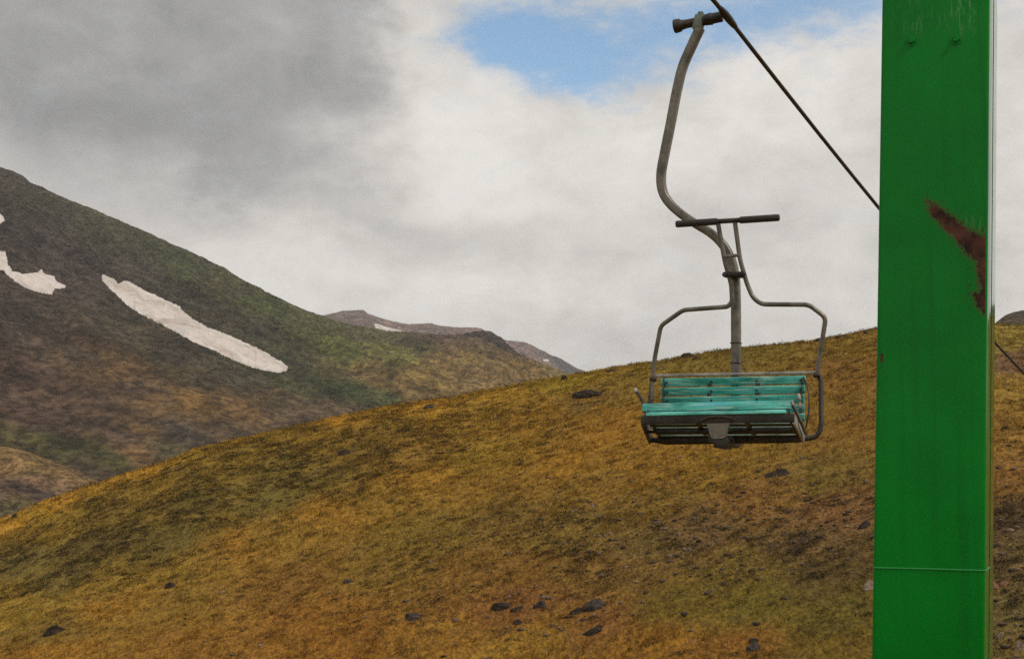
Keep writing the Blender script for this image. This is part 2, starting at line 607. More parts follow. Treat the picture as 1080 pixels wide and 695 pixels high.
# angular grid, dense where the photograph looks
th = np.concatenate([np.linspace(-math.pi, R(-34), 70, endpoint=False), np.linspace(R(-34), R(34), 900), np.linspace(R(34), math.pi, 71)[1:]])
ra = np.concatenate([np.geomspace(1.0, 22, 26, endpoint=False), np.geomspace(22, 118, 470), np.linspace(118, 190, 30)[1:]])
TH, RA = np.meshgrid(th, ra)
kk = np.clip((TH + .42) / .84, 0, 1)                     # 0 at far left, 1 at far right
R0 = 44 - 18 * kk
RR = 88 + 16 * kk
ZB = -7.6 + 3.7 * kk
X, Y = RA * np.sin(TH), RA * np.cos(TH)
tgt = ridge_target(th)
zr = tgt * RR[0]


def hill_z(zr):
    t = (RA - R0) / (RR - R0)
    tn = np.clip(RA / R0, 0, 1)
    near = -2.0 + (ZB + 2.0) * tn ** 1.3
    rise = np.clip(t, 0, 1)
    up = ZB + (zr[None, :] - ZB) * (1 - (1 - rise) ** 1.75)
    over = np.clip(t - 1, 0, 9)
    z = np.where(t <= 0, near, up - over ** 1.5 * 30)
    return z


amp = np.clip((RA - 6) / 20, 0, 1)
und = fbm(X * .045, Y * .045, 3, 3) * .55 + fbm(X * .22, Y * .22, 3, 5) * .16 + fbm(X * .9, Y * .9, 3, 8) * .055
und = und * amp
for it in range(14):
    Zh = hill_z(zr) + und
    emax = (Zh / RA)[26:].max(0)
    zr = zr + (tgt - emax) * RR[0] * .9
Zh = hill_z(zr) + und
HV = np.stack([X, Y, Zh], -1)
hc, _, _ = hill_colour(X, Y, Zh)
hill_me = mesh_np('hill', HV.reshape(-1, 3), grid_faces(*X.shape)[:, ::-1], hc.reshape(-1, 3))
hill = tag(link('hill', hill_me, M['hill']), 'dry golden grass hillside rising to the right behind the lift chair', 'hill', kind='structure')
hill_bvh = BVHTree.FromPolygons(HV.reshape(-1, 3).tolist(), grid_faces(*X.shape).tolist())


def hill_height(thv, rav):
    """bilinear height on the hill grid"""
    j = np.clip(np.searchsorted(th, thv) - 1, 0, len(th) - 2)
    i = np.clip(np.searchsorted(ra, rav) - 1, 0, len(ra) - 2)
    u = (thv - th[j]) / (th[j + 1] - th[j]); v = (rav - ra[i]) / (ra[i + 1] - ra[i])
    return (Zh[i, j] * (1 - u) + Zh[i, j + 1] * u) * (1 - v) + (Zh[i + 1, j] * (1 - u) + Zh[i + 1, j + 1] * u) * v


def hill_cover(thv, rav):
    j = np.clip(np.searchsorted(th, thv), 0, len(th) - 1)
    i = np.clip(np.searchsorted(ra, rav), 0, len(ra) - 1)
    return hc[i, j]


# lower ground sheet out to the horizon, under everything
gt = np.linspace(-math.pi, math.pi, 121); gr = np.array([0.5, 60, 130, 300, 1000, 4000, 16000.0])
GT, GR = np.meshgrid(gt, gr)
GZ = np.where(GR < 100, -22.0, -20.0 - 2e-3 * np.minimum(GR, 3000))
gv = np.stack([GR * np.sin(GT), GR * np.cos(GT), GZ], -1).reshape(-1, 3)
gme = mesh_np('ground', gv, grid_faces(*GT.shape)[:, ::-1], np.tile(srgb((95, 80, 50)), (len(gv), 1)))
tag(link('ground', gme, M['foothill']), 'brown valley floor below the hills', 'ground', kind='structure')


# ------------------------------------------------------------------ mountain, foothill, far ridge
def range_mesh(name, th0, th1, nth, r_foot, r_ridge, r_end, z_foot, sil, pts, power, relief, nr=260, slope=.3, stretch=2.2, soft=10, jag=0.0, gain=.85, fall=.5, wob=(20, 12)):
    """one slope rising from its foot to a crest whose outline follows the photograph's skyline"""
    t = np.linspace(th0, th1, nth)
    s = np.array([az_el(*p) for p in sil])
    target = np.interp(t, s[:, 0], s[:, 1])
    target = target + (fbm(t * 260, t * 0, 3, 15, .7) + .5 * fbm(t * 60, t * 0 + 9, 3, 18)) * jag / F
    rf = np.interp(t, [th0, th1], r_foot); rr = np.interp(t, [th0, th1], r_ridge)
    q = np.concatenate([np.linspace(0, 1, nr), np.linspace(1, 2, 24)[1:]])
    RAD = np.where(q[:, None] <= 1, rf + (rr - rf) * q[:, None], rr + (r_end - rr) * (q[:, None] - 1))
    XX, YY = RAD * np.sin(t), RAD * np.cos(t)
    rel = relief(XX, YY, q[:, None])
    z = target * rr
    for it in range(16):
        qc = np.clip(q, 0, 1)[:, None]
        ZZ = z_foot + (z[None, :] - z_foot) * (1 - (1 - qc) ** power) + rel
        ZZ = ZZ - np.clip(q - 1, 0, 9)[:, None] ** 1.2 * (z[None, :] - z_foot) * fall
        e = (ZZ / RAD).max(0)
        z = z + (target - e) * rr * .8
    px, py = to_pix(XX, YY, ZZ)
    sc = 1.0 / rr.mean()
    wx = fbm(XX * 14 * sc, YY * 9 * sc, 5, 31, .6) * wob[0]; wy = fbm(XX * 14 * sc, YY * 9 * sc, 5, 41, .6) * wob[1]
    col = colour_field(px + wx, py + wy, pts, slope=slope, stretch=stretch, soft=soft) * gain
    col = col * .97 + col.mean(-1, keepdims=True) * .03
    V = np.stack([XX, YY, ZZ], -1).reshape(-1, 3)
    fc = grid_faces(*XX.shape)
    me = mesh_np(name, V, fc[:, ::-1], col.reshape(-1, 3))
    return me, BVHTree.FromPolygons(V.tolist(), fc.tolist())


mount_sil = [(-500, 40), (-250, 90), (-100, 140), (-40, 163), (0, 176), (12, 179), (25, 186), (32, 193), (45, 197), (60, 205), (80, 214), (100, 221), (150, 243), (200, 265), (235, 282), (255, 294),
             (280, 307), (300, 317), (320, 326), (340, 333), (360, 340), (380, 344), (410, 349), (440, 351), (470, 352.5), (488, 352), (500, 349), (510, 348), (520, 350), (528, 355), (536, 363),
             (545, 371), (560, 378), (575, 384), (600, 394), (640, 410), (700, 430), (900, 470)]
mount_pts = [
 (-100,250,(66,62,58)),(-100,400,(80,68,58)),
 (0,185,(72,68,62)),(40,205,(62,62,50)),(100,238,(66,68,52)),(150,258,(70,74,54)),(200,285,(66,73,47)),(240,300,(78,80,54)),(280,322,(72,80,46)),(330,343,(78,84,50)),(380,352,(84,86,60)),(430,362,(84,84,60)),(480,356,(88,74,68)),
 (15,235,(60,56,58)),(50,240,(60,56,57)),(80,270,(66,60,62)),(95,300,(66,60,60)),(30,320,(66,60,58)),(60,350,(74,64,60)),(10,340,(70,60,60)),
 (140,275,(66,64,58)),(180,310,(62,60,54)),(230,330,(66,64,54)),(270,350,(62,63,50)),(310,378,(62,64,48)),(335,400,(58,64,44)),(130,335,(66,62,54)),(190,365,(66,62,54)),(260,395,(64,64,50)),
 (30,395,(76,62,57)),(90,375,(80,68,54)),(130,390,(92,74,50)),(70,415,(80,66,58)),(150,410,(78,66,58)),(200,395,(74,66,52)),(200,424,(116,92,54)),(160,420,(98,80,54)),(250,435,(104,84,54)),(290,418,(82,70,52)),
 (110,430,(82,68,58)),(30,440,(82,68,62)),(60,455,(84,70,62)),(20,462,(80,76,50)),(60,468,(70,76,46)),(110,482,(76,76,48)),(150,450,(96,80,58)),(130,462,(82,70,64)),(190,455,(72,66,62)),(180,478,(78,74,54)),(140,475,(110,88,60)),(90,495,(84,74,60)),
 (250,455,(92,78,62)),(310,440,(88,76,62)),(360,435,(92,80,64)),
 (370,410,(58,70,43)),(300,400,(62,66,46)),(400,418,(70,78,50)),(340,385,(84,80,52)),(360,368,(86,94,48)),(420,374,(98,100,52)),(390,392,(112,96,62)),
 (440,398,(122,104,62)),(470,385,(112,96,60)),(500,378,(118,104,66)),(540,376,(136,112,62)),(500,400,(124,106,70)),(560,388,(128,108,66)),(450,415,(116,100,64)),(590,395,(112,102,66)),
 (508,353,(62,58,58)),(520,354,(58,54,58)),(530,361,(58,52,56)),(538,368,(56,50,50)),(548,374,(84,76,66)),(490,360,(104,90,74)),(510,364,(104,94,70))]


def mount_relief(x, y, q):
    a = np.clip(q * 1.6, 0, 1) * np.clip((2.0 - q), .3, 1)
    g = fbm(x * .012, y * .005, 5, 61, .55)              # gullies running downhill
    g2 = -np.abs(fbm(x * .03 + y * .01, y * .012, 4, 63, .55))
    return (g * 11 + g2 * 8 + fbm(x * .06, y * .06, 4, 66, .6) * 4.6) * a * np.where(q > .93, .55, 1)


mme, mount_bvh = range_mesh('mountain', R(-44), R(13), 620, (250, 330), (880, 1050), 1700, -14, mount_sil, mount_pts, 1.12, mount_relief, nr=330, slope=.33, soft=5, jag=1.1, gain=np.array([.76, .67, .53]))
tag(link('mountain', mme, M['mountain']), 'dark scree and green mountain slope with snow patches, left background', 'mountain', kind='structure')

foot_sil = [(-400, 420), (-200, 430), (-60, 452), (0, 470), (25, 475), (50, 484), (75, 494), (95, 503), (120, 515), (200, 545), (400, 600)]
foot_pts = [(-50,470,(116,92,56)),(0,475,(122,98,60)),(50,490,(118,94,58)),(90,508,(112,90,58)),(0,490,(110,86,56)),(40,502,(104,82,60)),(0,512,(92,74,60)),(20,513,(72,58,52)),(50,521,(76,64,56)),(20,525,(86,74,48)),(0,535,(80,70,48)),(60,515,(100,80,60))]
fme, _ = range_mesh('foothill', R(-40), R(-12), 240, (128, 128), (205, 215), 300, -26, foot_sil, foot_pts, 1.5, lambda x, y, q: fbm(x * .05, y * .05, 5, 71) * 1.6, nr=140, slope=.25, soft=4, gain=.85)
tag(link('foothill', fme, M['foothill']), 'brown grassy spur in front of the mountain foot', 'hill', kind='structure')

far_sil = [(180, 372), (300, 348), (335, 334.5), (350, 330.5), (362, 328), (376, 327), (383, 327), (388, 331), (400, 335), (415, 339), (430, 342), (445, 341.5), (455, 341), (465, 343.5), (480, 345), (500, 345), (508, 346), (514, 350), (525, 356),
           (535, 359), (545, 359.5), (555, 361), (565, 366), (575, 371), (582, 375), (587, 376), (593, 379), (600, 383), (610, 389), (640, 402), (760, 440), (900, 470)]
far_pts = [(350,332,(120,104,92)),(380,330,(120,104,98)),(380,338,(122,106,98)),(430,347,(128,112,104)),(470,348,(122,104,100)),(545,363,(122,102,104)),(560,370,(128,108,106)),(570,376,(124,108,104)),(580,382,(126,112,98)),(588,379,(66,62,66)),(597,384,(72,66,68)),(606,388,(84,76,76)),(584,379,(76,72,74))]
rme, far_bvh = range_mesh('mountain_ridge', R(-16), R(14), 420, (1500, 1500), (2500, 2500), 3300, -20, far_sil, far_pts, 1.0,
                          lambda x, y, q: fbm(x * .006, y * .004, 5, 81, .55) * 26 * np.clip(q * 1.2, 0, 1) * np.where(q > .95, .25, 1), nr=150, slope=.3, soft=3, gain=np.array([.70, .59, .53]), wob=(5, 3), jag=.6)
tag(link('mountain_ridge', rme, M['ridge']), 'pale mauve far ridge beyond the mountain shoulder', 'mountain', kind='structure')

knob_sil = [(900, 372), (1000, 356), (1040, 347), (1047, 343), (1056, 336), (1062, 332), (1068, 329.5), (1075, 328), (1085, 326), (1110, 318), (1150, 312), (1300, 322), (1500, 340)]
knob_pts = [(1060,336,(78,70,60)),(1075,333,(72,64,58)),(1070,341,(92,78,56)),(1100,335,(80,70,58))]
kme, _ = range_mesh('rocky_hill', R(12), R(40), 220, (150, 150), (300, 300), 420, -14, knob_sil, knob_pts, 1.2, lambda x, y, q: fbm(x * .05, y * .05, 5, 77) * 2.2, nr=90, slope=0, soft=5, jag=.8)
tag(link('rocky_hill', kme, M['foothill']), 'dark rounded hilltop showing to the right of the tower', 'hill', kind='structure')


# ------------------------------------------------------------------ snow patches lying on the slopes
def in_poly(px, py, poly):
    inside = False
    n = len(poly); j = n - 1
    for i in range(n):
        xi, yi = poly[i]; xj, yj = poly[j]
        if (yi > py) != (yj > py) and px < (xj - xi) * (py - yi) / (yj - yi) + xi:
            inside = not inside
        j = i
    return inside


def poly_dist(px, py, poly):
    best = 1e9
    for i in range(len(poly)):
        ax, ay = poly[i]; bx, by = poly[(i + 1) % len(poly)]
        dx, dy = bx - ax, by - ay
        t = max(0, min(1, ((px - ax) * dx + (py - ay) * dy) / (dx * dx + dy * dy + 1e-9)))
        best = min(best, math.hypot(px - ax - dx * t, py - ay - dy * t))
    return best


def snow(poly, bvh, step, thick, label, rough=1.0):
    xs = [p[0] for p in poly]; ys = [p[1] for p in poly]
    x0, x1, y0, y1 = min(xs) - 2, max(xs) + 2, min(ys) - 2, max(ys) + 2
    nx, ny = int((x1 - x0) / step) + 2, int((y1 - y0) / step) + 2
    bm = bmesh.new()
    vs = {}
    pts = {}
    gx, gy = np.meshgrid(x0 + np.arange(nx) * step, y0 + np.arange(ny) * step)
    WX = fbm(gx * .3, gy * .3, 4, 51, .6) * 2.2 * rough
    WY = fbm(gx * .3, gy * .3, 4, 57, .6) * 1.0 * rough
    for j in range(ny):
        for i in range(nx):
            x, y = x0 + i * step, y0 + j * step
            wx, wy = float(WX[j, i]), float(WY[j, i])
            if not in_poly(x + wx, y + wy, poly):
                continue
            d = Vector(ray(x, y)).normalized()
            hit, nrm, _, dist = bvh.ray_cast(Vector((0, 0, 0)), d)
            if hit is None:
                continue
            pts[(i, j)] = (hit, poly_dist(x + wx, y + wy, poly))
    if not pts:
        bm.free(); return None
    base = min((p[0] for p in pts.values()), key=lambda v: v.z).copy()
    for k, (hit, dd) in pts.items():
        lift = thick * (.15 + .85 * min(1, dd / 5.0))
        vs[k] = bm.verts.new(hit - base + Vector((0, -lift * .35, lift)))
    for (i, j) in pts:
        q = [(i, j), (i + 1, j), (i + 1, j + 1), (i, j + 1)]
        if all(k in vs for k in q):
            f = bm.faces.new([vs[k] for k in reversed(q)]); f.smooth = True
    # skirt: edge drops into the slope, so the drift has a thickness
    bmesh.ops.delete(bm, geom=[v for v in bm.verts if not v.link_faces], context='VERTS')
    be = [e for e in bm.edges if e.is_boundary]
    ret = bmesh.ops.extrude_edge_only(bm, edges=be)
    for v in [g for g in ret['geom'] if isinstance(g, bmesh.types.BMVert)]:
        v.co += Vector((0, thick * .5, -thick * 1.0))
    bmesh.ops.recalc_face_normals(bm, faces=bm.faces[:])
    me = bpy.data.meshes.new('snow_patch'); bm.to_mesh(me); bm.free()
    o = link('snow_patch', me, M['snow'], loc=base)
    return tag(o, label, 'snow patch', 'old snow patches on the slopes')


snow([(106, 294), (106, 291), (109, 289), (113, 291), (120, 294), (125, 299), (130, 296), (136, 297), (152, 306), (171, 314.5), (187, 322), (202, 335), (218, 344.5), (240, 353), (263, 363), (282, 373), (299, 382.5),
      (305, 387), (303, 391), (294, 393.5), (275, 390.5), (253, 383.5), (228, 371.5), (202, 360), (177, 346), (152, 334), (133, 322), (117, 306.5)],
     mount_bvh, .5, .7, 'longest snow tongue running diagonally down the dark mountain slope')
snow([(-62, 252), (-48, 249), (-30, 256), (-8, 266), (0, 265), (6, 265), (8, 275), (13, 286), (25, 289), (38, 287.5), (43.5, 283), (47.5, 289), (57, 291), (60, 297), (70, 302), (69, 304.5), (57, 305), (55, 311), (44, 310), (28, 305), (16, 297), (3, 286), (-6, 283), (-30, 274), (-50, 263)],
     mount_bvh, .5, .7, 'hook-shaped snow patch at the left edge of the mountain slope')
snow([(-16, 231), (-10, 226), (0, 225), (4, 229), (5, 233), (1, 236), (-8, 238), (-14, 236)], mount_bvh, .5, .7, 'small round snow spot above the hook-shaped patch', .5)
snow([(393, 341), (398, 341.5), (405, 344), (413, 346), (421, 348.3), (428, 349.6), (420, 349.8), (410, 349.4), (402, 348), (396, 346.5)], far_bvh, .7, 4, 'thin white snow sliver on the far mauve ridge', .25)
snow([(530, 359), (536, 361.5), (535, 365.5), (532, 366), (529, 363)], far_bvh, .5, 3, 'tiny snow dot beside the dark rocky shoulder', .15)
snow([(572, 379), (577, 378.6), (580, 380), (578, 381.8), (573, 381.4)], far_bvh, .5, 3, 'tiny snow dot left of the small dark far peak', .15)


# ------------------------------------------------------------------ rocks on the hill
def rock_mesh(w, d, h, seed, cuts=4, rough=.15):
    r = random.Random(seed)
    bm = bmesh.new()
    bmesh.ops.create_icosphere(bm, subdivisions=4, radius=1.0)
    planes = []
    for _ in range(cuts):
        n = Vector((r.uniform(-1, 1), r.uniform(-1, 1), r.uniform(-.1, 1.4))).normalized()
        planes.append((n, r.uniform(.5, .85)))
    for v in bm.verts:
        for n, c in planes:
            q = v.co.dot(n) - c
            if q > 0: v.co -= n * q
    co = np.array([v.co[:] for v in bm.verts])
    k = fbm(co[:, 0] * 2 + seed * 3.1, co[:, 1] * 2 + co[:, 2] * 1.7, 4, seed) * rough * 1.6 + fbm(co[:, 0] * 6 + co[:, 2] * 4, co[:, 1] * 6, 3, seed + 5) * rough * .5
    for v, q in zip(bm.verts, k):
        v.co *= 1 + float(q)
        v.co = Vector((v.co.x * w / 1.6, v.co.y * d / 1.6, (v.co.z + .25) * h / 1.05))
    me = bpy.data.meshes.new('rock'); bm.to_mesh(me); bm.free()
    return me


rocks = [  # base px, base py, width px, height px, material, label, tilt
 (623, 418, 38, 12, 'rock_dark', 'broad flat dark boulder high on the hillside, left of the lift chair', 0),
 (725, 377.5, 12, 7, 'rock_dark', 'dark stone on the hill crest, left one of the pair left of the hanger', 0),
 (735, 379, 9, 5.5, 'rock_dark', 'dark stone on the hill crest, right one of the pair left of the hanger', 0),
 (822, 501.5, 26, 13, 'rock_dark', 'rounded grey-black boulder on the slope below the chair', 0),
 (628, 641, 27, 12, 'rock_grey', 'grey slab with pale top at the right of the low rock row', -14),
 (610, 646, 15, 7, 'rock_dark', 'low dark stone touching the left end of the grey slab', 0),
 (531, 641, 25, 9, 'rock_dark', 'long dark stone at the left end of the low rock row', -10),
 (547, 644, 14, 6, 'rock_dark', 'small dark stone just right of the long dark one', -6),
 (569, 641, 14, 10, 'rock_grey', 'grey-green stone in the middle of the low rock row', 0),
 (628, 667, 22, 9, 'rock_dark', 'dark reddish stone directly below the grey slab', -12),
 (547, 658, 11, 6, 'rock_dark', 'small dark stone below the low rock row', 0),
 (795, 686, 13, 11, 'rock_grey', 'dark stone at the bottom edge right of the green patch', 0),
 (796, 677, 10, 6, 'rock_dark', 'black stone just above the bottom edge stone', 0),
 (912, 556, 14, 9, 'rock_dark', 'black stone close to the left side of the green tower', 0),
 (918, 621, 13, 12, 'rock_pale', 'pale lit stone against the left side of the green tower', 8),
 (57, 669, 21, 11, 'rock_dark', 'black stone in the orange grass of the lower left corner', -16),
 (181, 619, 14, 8, 'rock_dark', 'dark stone standing alone in the golden band at left', 0),
 (362, 480, 14, 7, 'rock_dark', 'dark stone in the olive band left of the hill centre', 0),
 (460, 430, 24, 5, 'rock_grey', 'long low stone just under the hill crest at the middle', 0),
 (596, 401, 8, 8, 'rock_dark', 'small brown stone on the crest near the far peak', 0),
 (437, 653, 20, 9, 'rock_grey', 'low grey stone left of the rock row', 0),
 (368, 614, 12, 6, 'rock_grey', 'small grey stone in the middle of the lower left slope', 0),
 (15, 546, 6, 5, 'rock_dark', 'tiny dark stone at the left end of the crest', 0),
 (845, 583, 11, 5, 'rock_dark', 'small black stone in the brown stony patch', 0),
 (1062, 453, 9, 5, 'rock_dark', 'small dark stone right of the tower halfway up', 0),
 (1050, 620, 12, 9, 'rock_pink', 'orange-pink stone touching the right side of the tower', 0),
 (1060, 617, 8, 8, 'rock_pink', 'reddish stone behind the orange-pink one', 0),
 (1055, 672, 10, 8, 'rock_pale', 'tilted pale stone low at the right of the tower', 20),
 (1078, 684, 12, 12, 'rock_pale', 'pale pink stone at the lower right corner', 0),
 (866, 360, 9, 6, 'rock_dark', 'dark stone on the crest behind the right upright of the safety bar', 0),
 (884, 357, 7, 4.5, 'rock_dark', 'small stone on the crest midway between the chair frame and the tower', 0),
 (914, 352, 7, 4, 'rock_dark', 'tiny dark stone on the crest nearest the green tower', 0),
 (645, 392, 8, 4, 'rock_grey', 'small grey stone on the crest above the flat boulder', 0),
]
rock_spots = []
for i, (px, py, w, h, mt, label, tilt) in enumerate(rocks):
    d = Vector(ray(px, py)).normalized()
    hit, nrm, _, dist = hill_bvh.ray_cast(Vector((0, 0, 0)), d)
    if hit is None:
        print('rock miss', label); continue
    s = dist / F
    w, h = w * .9, h * .9
    me = rock_mesh(w * s, w * s * .8, h * s, 100 + i)
    o = link('rock', me, M[mt], loc=hit + Vector((0, w * s * .3, -h * s * .3)))
    o.rotation_euler = (R(random.uniform(-6, 6)), R(tilt), R(random.uniform(-20, 20)))
    tag(o, label, 'rock', 'rocks lying on the grassy hillside')
    rock_spots.append((hit.x, hit.y, w * s * .5))


# ------------------------------------------------------------------ ground cover
def scatter(n, r0, r1, pw=.35, spread=32.0):
    u = rng.random(n)
    e = 1 - pw
    rr_ = (r0 ** e + u * (r1 ** e - r0 ** e)) ** (1 / e)
    tt = R(spread) * (rng.random(n) * 2 - 1)
    return tt, rr_


def weights(x, y, z):
    """how grassy, how scrubby, how stony the hill is at a spot"""
    _, px, py = hill_colour(x, y, z, True)
    c = hill_cover(np.arctan2(x, y), np.hypot(x, y))
    lum = c.mean(-1)
    grassy = np.clip((lum - .045) / .08, .2, 1)
    def g(cx, cy, sx, sy, rot=0.0):
        ca, sa = math.cos(rot), math.sin(rot)
        a = (px - cx) * ca + (py - cy) * sa; b = -(px - cx) * sa + (py - cy) * ca
        return np.exp(-(a / sx) ** 2 - (b / sy) ** 2)
    scrub = .11 + 1.1 * g(170, 545, 260, 48, -.33) + .45 * g(420, 470, 160, 40, -.25) + .5 * g(800, 560, 220, 42, -.05) + .4 * g(540, 580, 160, 40, -.15) + .6 * g(1065, 590, 60, 80) + .3 * g(780, 600, 200, 25)
    stony = .04 + 1.6 * g(800, 555, 170, 40, -.05) + .6 * g(590, 645, 110, 35, -.1) + .7 * g(1065, 600, 60, 80) + .35 * g(600, 425, 70, 22, -.2) + .3 * g(740, 600, 120, 30)
    return c, grassy, scrub, stony


def blades(name, n, per, label, cat, kind):
    tt, r_ = scatter(n, 20, 112)
    z = hill_height(tt, r_); x = r_ * np.sin(tt); y = r_ * np.cos(tt)
    c, gw, sw, st = weights(x, y, z)
    clump = fbm(x * 1.6, y * 1.6, 3, 201) * .5 + .5
    keep = rng.random(n) < gw * np.clip((clump - .25) * 2.2, .12, 1)
    tt, r_, x, y, z, c = tt[keep], r_[keep], x[keep], y[keep], z[keep], c[keep]
    n = len(x)
    H = (.05 + .10 * rng.random(n)) * (.8 + .5 * (r_ / 100))
    tone = (.7 + .58 * rng.random(n)) * (.92 + .35 * fbm(x * 2.2, y * 2.2, 2, 207))
    # per blade
    N = n * per
    bx = np.repeat(x, per) + rng.normal(0, .05, N); by = np.repeat(y, per) + rng.normal(0, .05, N)
    bt = np.arctan2(bx, by); br = np.hypot(bx, by)
    bz = hill_height(bt, br) - .012
    h = np.repeat(H, per) * (.55 + .8 * rng.random(N))
    wd = (.0045 + .00016 * br) * (.6 + .8 * rng.random(N))
    a = rng.random(N) * 2 * math.pi
    lx, ly = rng.normal(0, .45, N), rng.normal(0, .35, N)
    p0 = np.stack([bx - np.cos(a) * wd, by - np.sin(a) * wd, bz], 1)
    p1 = np.stack([bx + np.cos(a) * wd, by + np.sin(a) * wd, bz], 1)
    p2 = np.stack([bx + lx * h, by + ly * h, bz + h], 1)
    V = np.stack([p0, p1, p2], 1).reshape(-1, 3)
    col = np.repeat(c * tone[:, None], per, 0) * (.75 + .5 * rng.random(N))[:, None]
    straw = rng.random(N) < .16
    col[straw] = col[straw] * .5 + np.array([.21, .14, .05]) * .5
    col = np.repeat(col * 1.18, 3, 0)
    me = mesh_np(name, V, np.arange(N * 3).reshape(-1, 3), col, smooth=False, loops_per=3)
    return tag(link(name, me, M['cover']), label, cat, kind=kind)


blades('grass', 200000, 9, 'short dry golden and olive grass covering the hillside', 'grass', 'stuff')


def cushions(n):
    tt, r_ = scatter(n, 20, 110, .5)
    z = hill_height(tt, r_); x = r_ * np.sin(tt); y = r_ * np.cos(tt)
    c, gw, sw, st = weights(x, y, z)
    keep = rng.random(n) < sw * np.clip((fbm(x * .9, y * .5, 3, 301) + .5) * 1.3, .15, 1)
    r_, x, y, z, c = r_[keep], x[keep], y[keep], z[keep], c[keep]
    n = len(x)
    per = 34
    N = n * per
    R_ = np.repeat((.08 + .26 * rng.random(n) ** 2) * (.8 + r_ / 120), per)
    hh = R_ * (.35 + .35 * np.repeat(rng.random(n), per))
    a = rng.random(N) * 2 * math.pi; q = np.sqrt(rng.random(N))
    ox, oy = np.cos(a) * q * R_ * 1.5, np.sin(a) * q * R_
    oz = hh * np.sqrt(np.clip(1 - q * q, 0, 1)) * (.75 + .4 * rng.random(N))
    bx, by = np.repeat(x, per) + ox, np.repeat(y, per) + oy
    bz = hill_height(np.arctan2(bx, by), np.hypot(bx, by)) + oz
    s = (.022 + .030 * rng.random(N)) * (.7 + np.repeat(r_, per) / 70)
    d1 = rng.normal(0, 1, (N, 3)); d1 /= np.linalg.norm(d1, axis=1)[:, None]
    d2 = rng.normal(0, 1, (N, 3)); d2 /= np.linalg.norm(d2, axis=1)[:, None]
    d1[:, 2] *= .6; d2[:, 2] *= .6
    ctr = np.stack([bx, by, bz], 1)
    V = np.stack([ctr - d1 * s[:, None], ctr + d1 * s[:, None] * .6 + d2 * s[:, None] * .5, ctr + d2 * s[:, None]], 1).reshape(-1, 3)
    hue = np.where(rng.random(n)[:, None] < .35, np.array([[.026, .024, .009]]), np.array([[.033, .021, .011]]))
    mixw = (.1 + .35 * rng.random(n))[:, None]
    base = hue * (1 - mixw) + c * mixw * .7
    col = np.repeat(base, per, 0) * (.6 + .8 * rng.random(N))[:, None]
    me = mesh_np('cushion_plants', V, np.arange(N * 3).reshape(-1, 3), np.repeat(col, 3, 0), smooth=False, loops_per=3)
    return tag(link('cushion_plants', me, M['cover']), 'low dark cushion plants dotting the grassy hillside', 'ground cover', kind='stuff')


cushions(68000)


def gravel(n):
    tt, r_ = scatter(n, 20, 105, .45)
    z = hill_height(tt, r_); x = r_ * np.sin(tt); y = r_ * np.cos(tt)
    c, gw, sw, st = weights(x, y, z)
    keep = rng.random(n) < st
    x, y, z = x[keep], y[keep], z[keep]
    n = len(x)
    ico = bmesh.new(); bmesh.ops.create_icosphere(ico, subdivisions=1, radius=1)
    iv = np.array([v.co[:] for v in ico.verts]); jf = np.array([[v.index for v in f.verts] for f in ico.faces]); ico.free()
    k = len(iv)
    S = .02 + .075 * rng.random(n) ** 4
    V = iv[None] * (1 + rng.normal(0, .22, (n, k)))[:, :, None]
    V = V * np.stack([S * (1 + .6 * rng.random(n)), S * (1 + .4 * rng.random(n)), S * (.45 + .3 * rng.random(n))], 1)[:, None, :]
    a = rng.random(n) * 2 * math.pi
    ca, sa = np.cos(a)[:, None], np.sin(a)[:, None]
    V = np.stack([V[..., 0] * ca - V[..., 1] * sa, V[..., 0] * sa + V[..., 1] * ca, V[..., 2]], -1)
    V = V + np.stack([x, y, z + S * .15], 1)[:, None, :]
    pal = np.array([[.115, .083, .058], [.07, .05, .037], [.17, .13, .095], [.035, .025, .02], [.22, .15, .10]])
    col = pal[rng.choice(5, n, p=[.38, .3, .16, .11, .05])] * (.7 + .6 * rng.random(n))[:, None]
    fc = (np.arange(n)[:, None, None] * k + jf[None]).reshape(-1, 3)
    me = mesh_np('gravel', V.reshape(-1, 3), fc, np.repeat(col, k, 0), smooth=False, loops_per=3)
    return tag(link('gravel', me, M['cover']), 'small brown and grey stones strewn over bare patches of the hill', 'stones', kind='stuff')


gravel(54000)

# ------------------------------------------------------------------ the lift chair
PSI = R(22)
W = Vector((math.cos(PSI), -math.sin(PSI), 0)); D = Vector((-math.sin(PSI), -math.cos(PSI), 0))
O = at(770, 463, 9.05)


def L(px, py, d):
    """point of the chair, in its own frame, on the plane d metres in front of the seat's rear edge"""
    p = on_plane(px, py, O + D * d, D) - O
    return Vector((p.dot(W), -p.dot(D), p.z))


chair = bpy.data.objects.new('chairlift_chair', None)
C.objects.link(chair)
chair.location = O
chair.rotation_euler = (0, 0, -PSI)
chair.empty_display_size = .2
tag(chair, 'double chairlift chair with worn teal slats, raised safety bar and bent grey hanger', 'lift chair')

DH = -.17
# hanger: rectangular tube, behind the back rest, bent out around the cable
hp = [L(738.5, 30, DH), L(731, 46, DH), L(720.5, 70, DH), L(714, 96, DH), L(707.5, 130, DH), L(701.5, 160, DH), L(697.5, 183, DH), L(698.5, 200, DH), L(705, 213, DH), L(718, 225.5, DH),
      L(735, 237, DH), L(751, 247, DH), L(763, 259, DH), L(771, 274, DH), L(775, 292, DH), L(776, 315, DH), L(776.3, 350, DH), L(776.4, 400, DH), L(776.4, 440, DH)]
tail = [hp[-1] + Vector((0, 0, -.11)), hp[-1] + Vector((0, .03, -.19)), hp[-1] + Vector((0, -.02, -.235))]
hpts = spline(hp, 6)
m = MB(); m.tube(hpts, rrect(.070, .058, .014), up=(0, 1, 0))
hanger = m.build('hanger', M['steel'], chair)
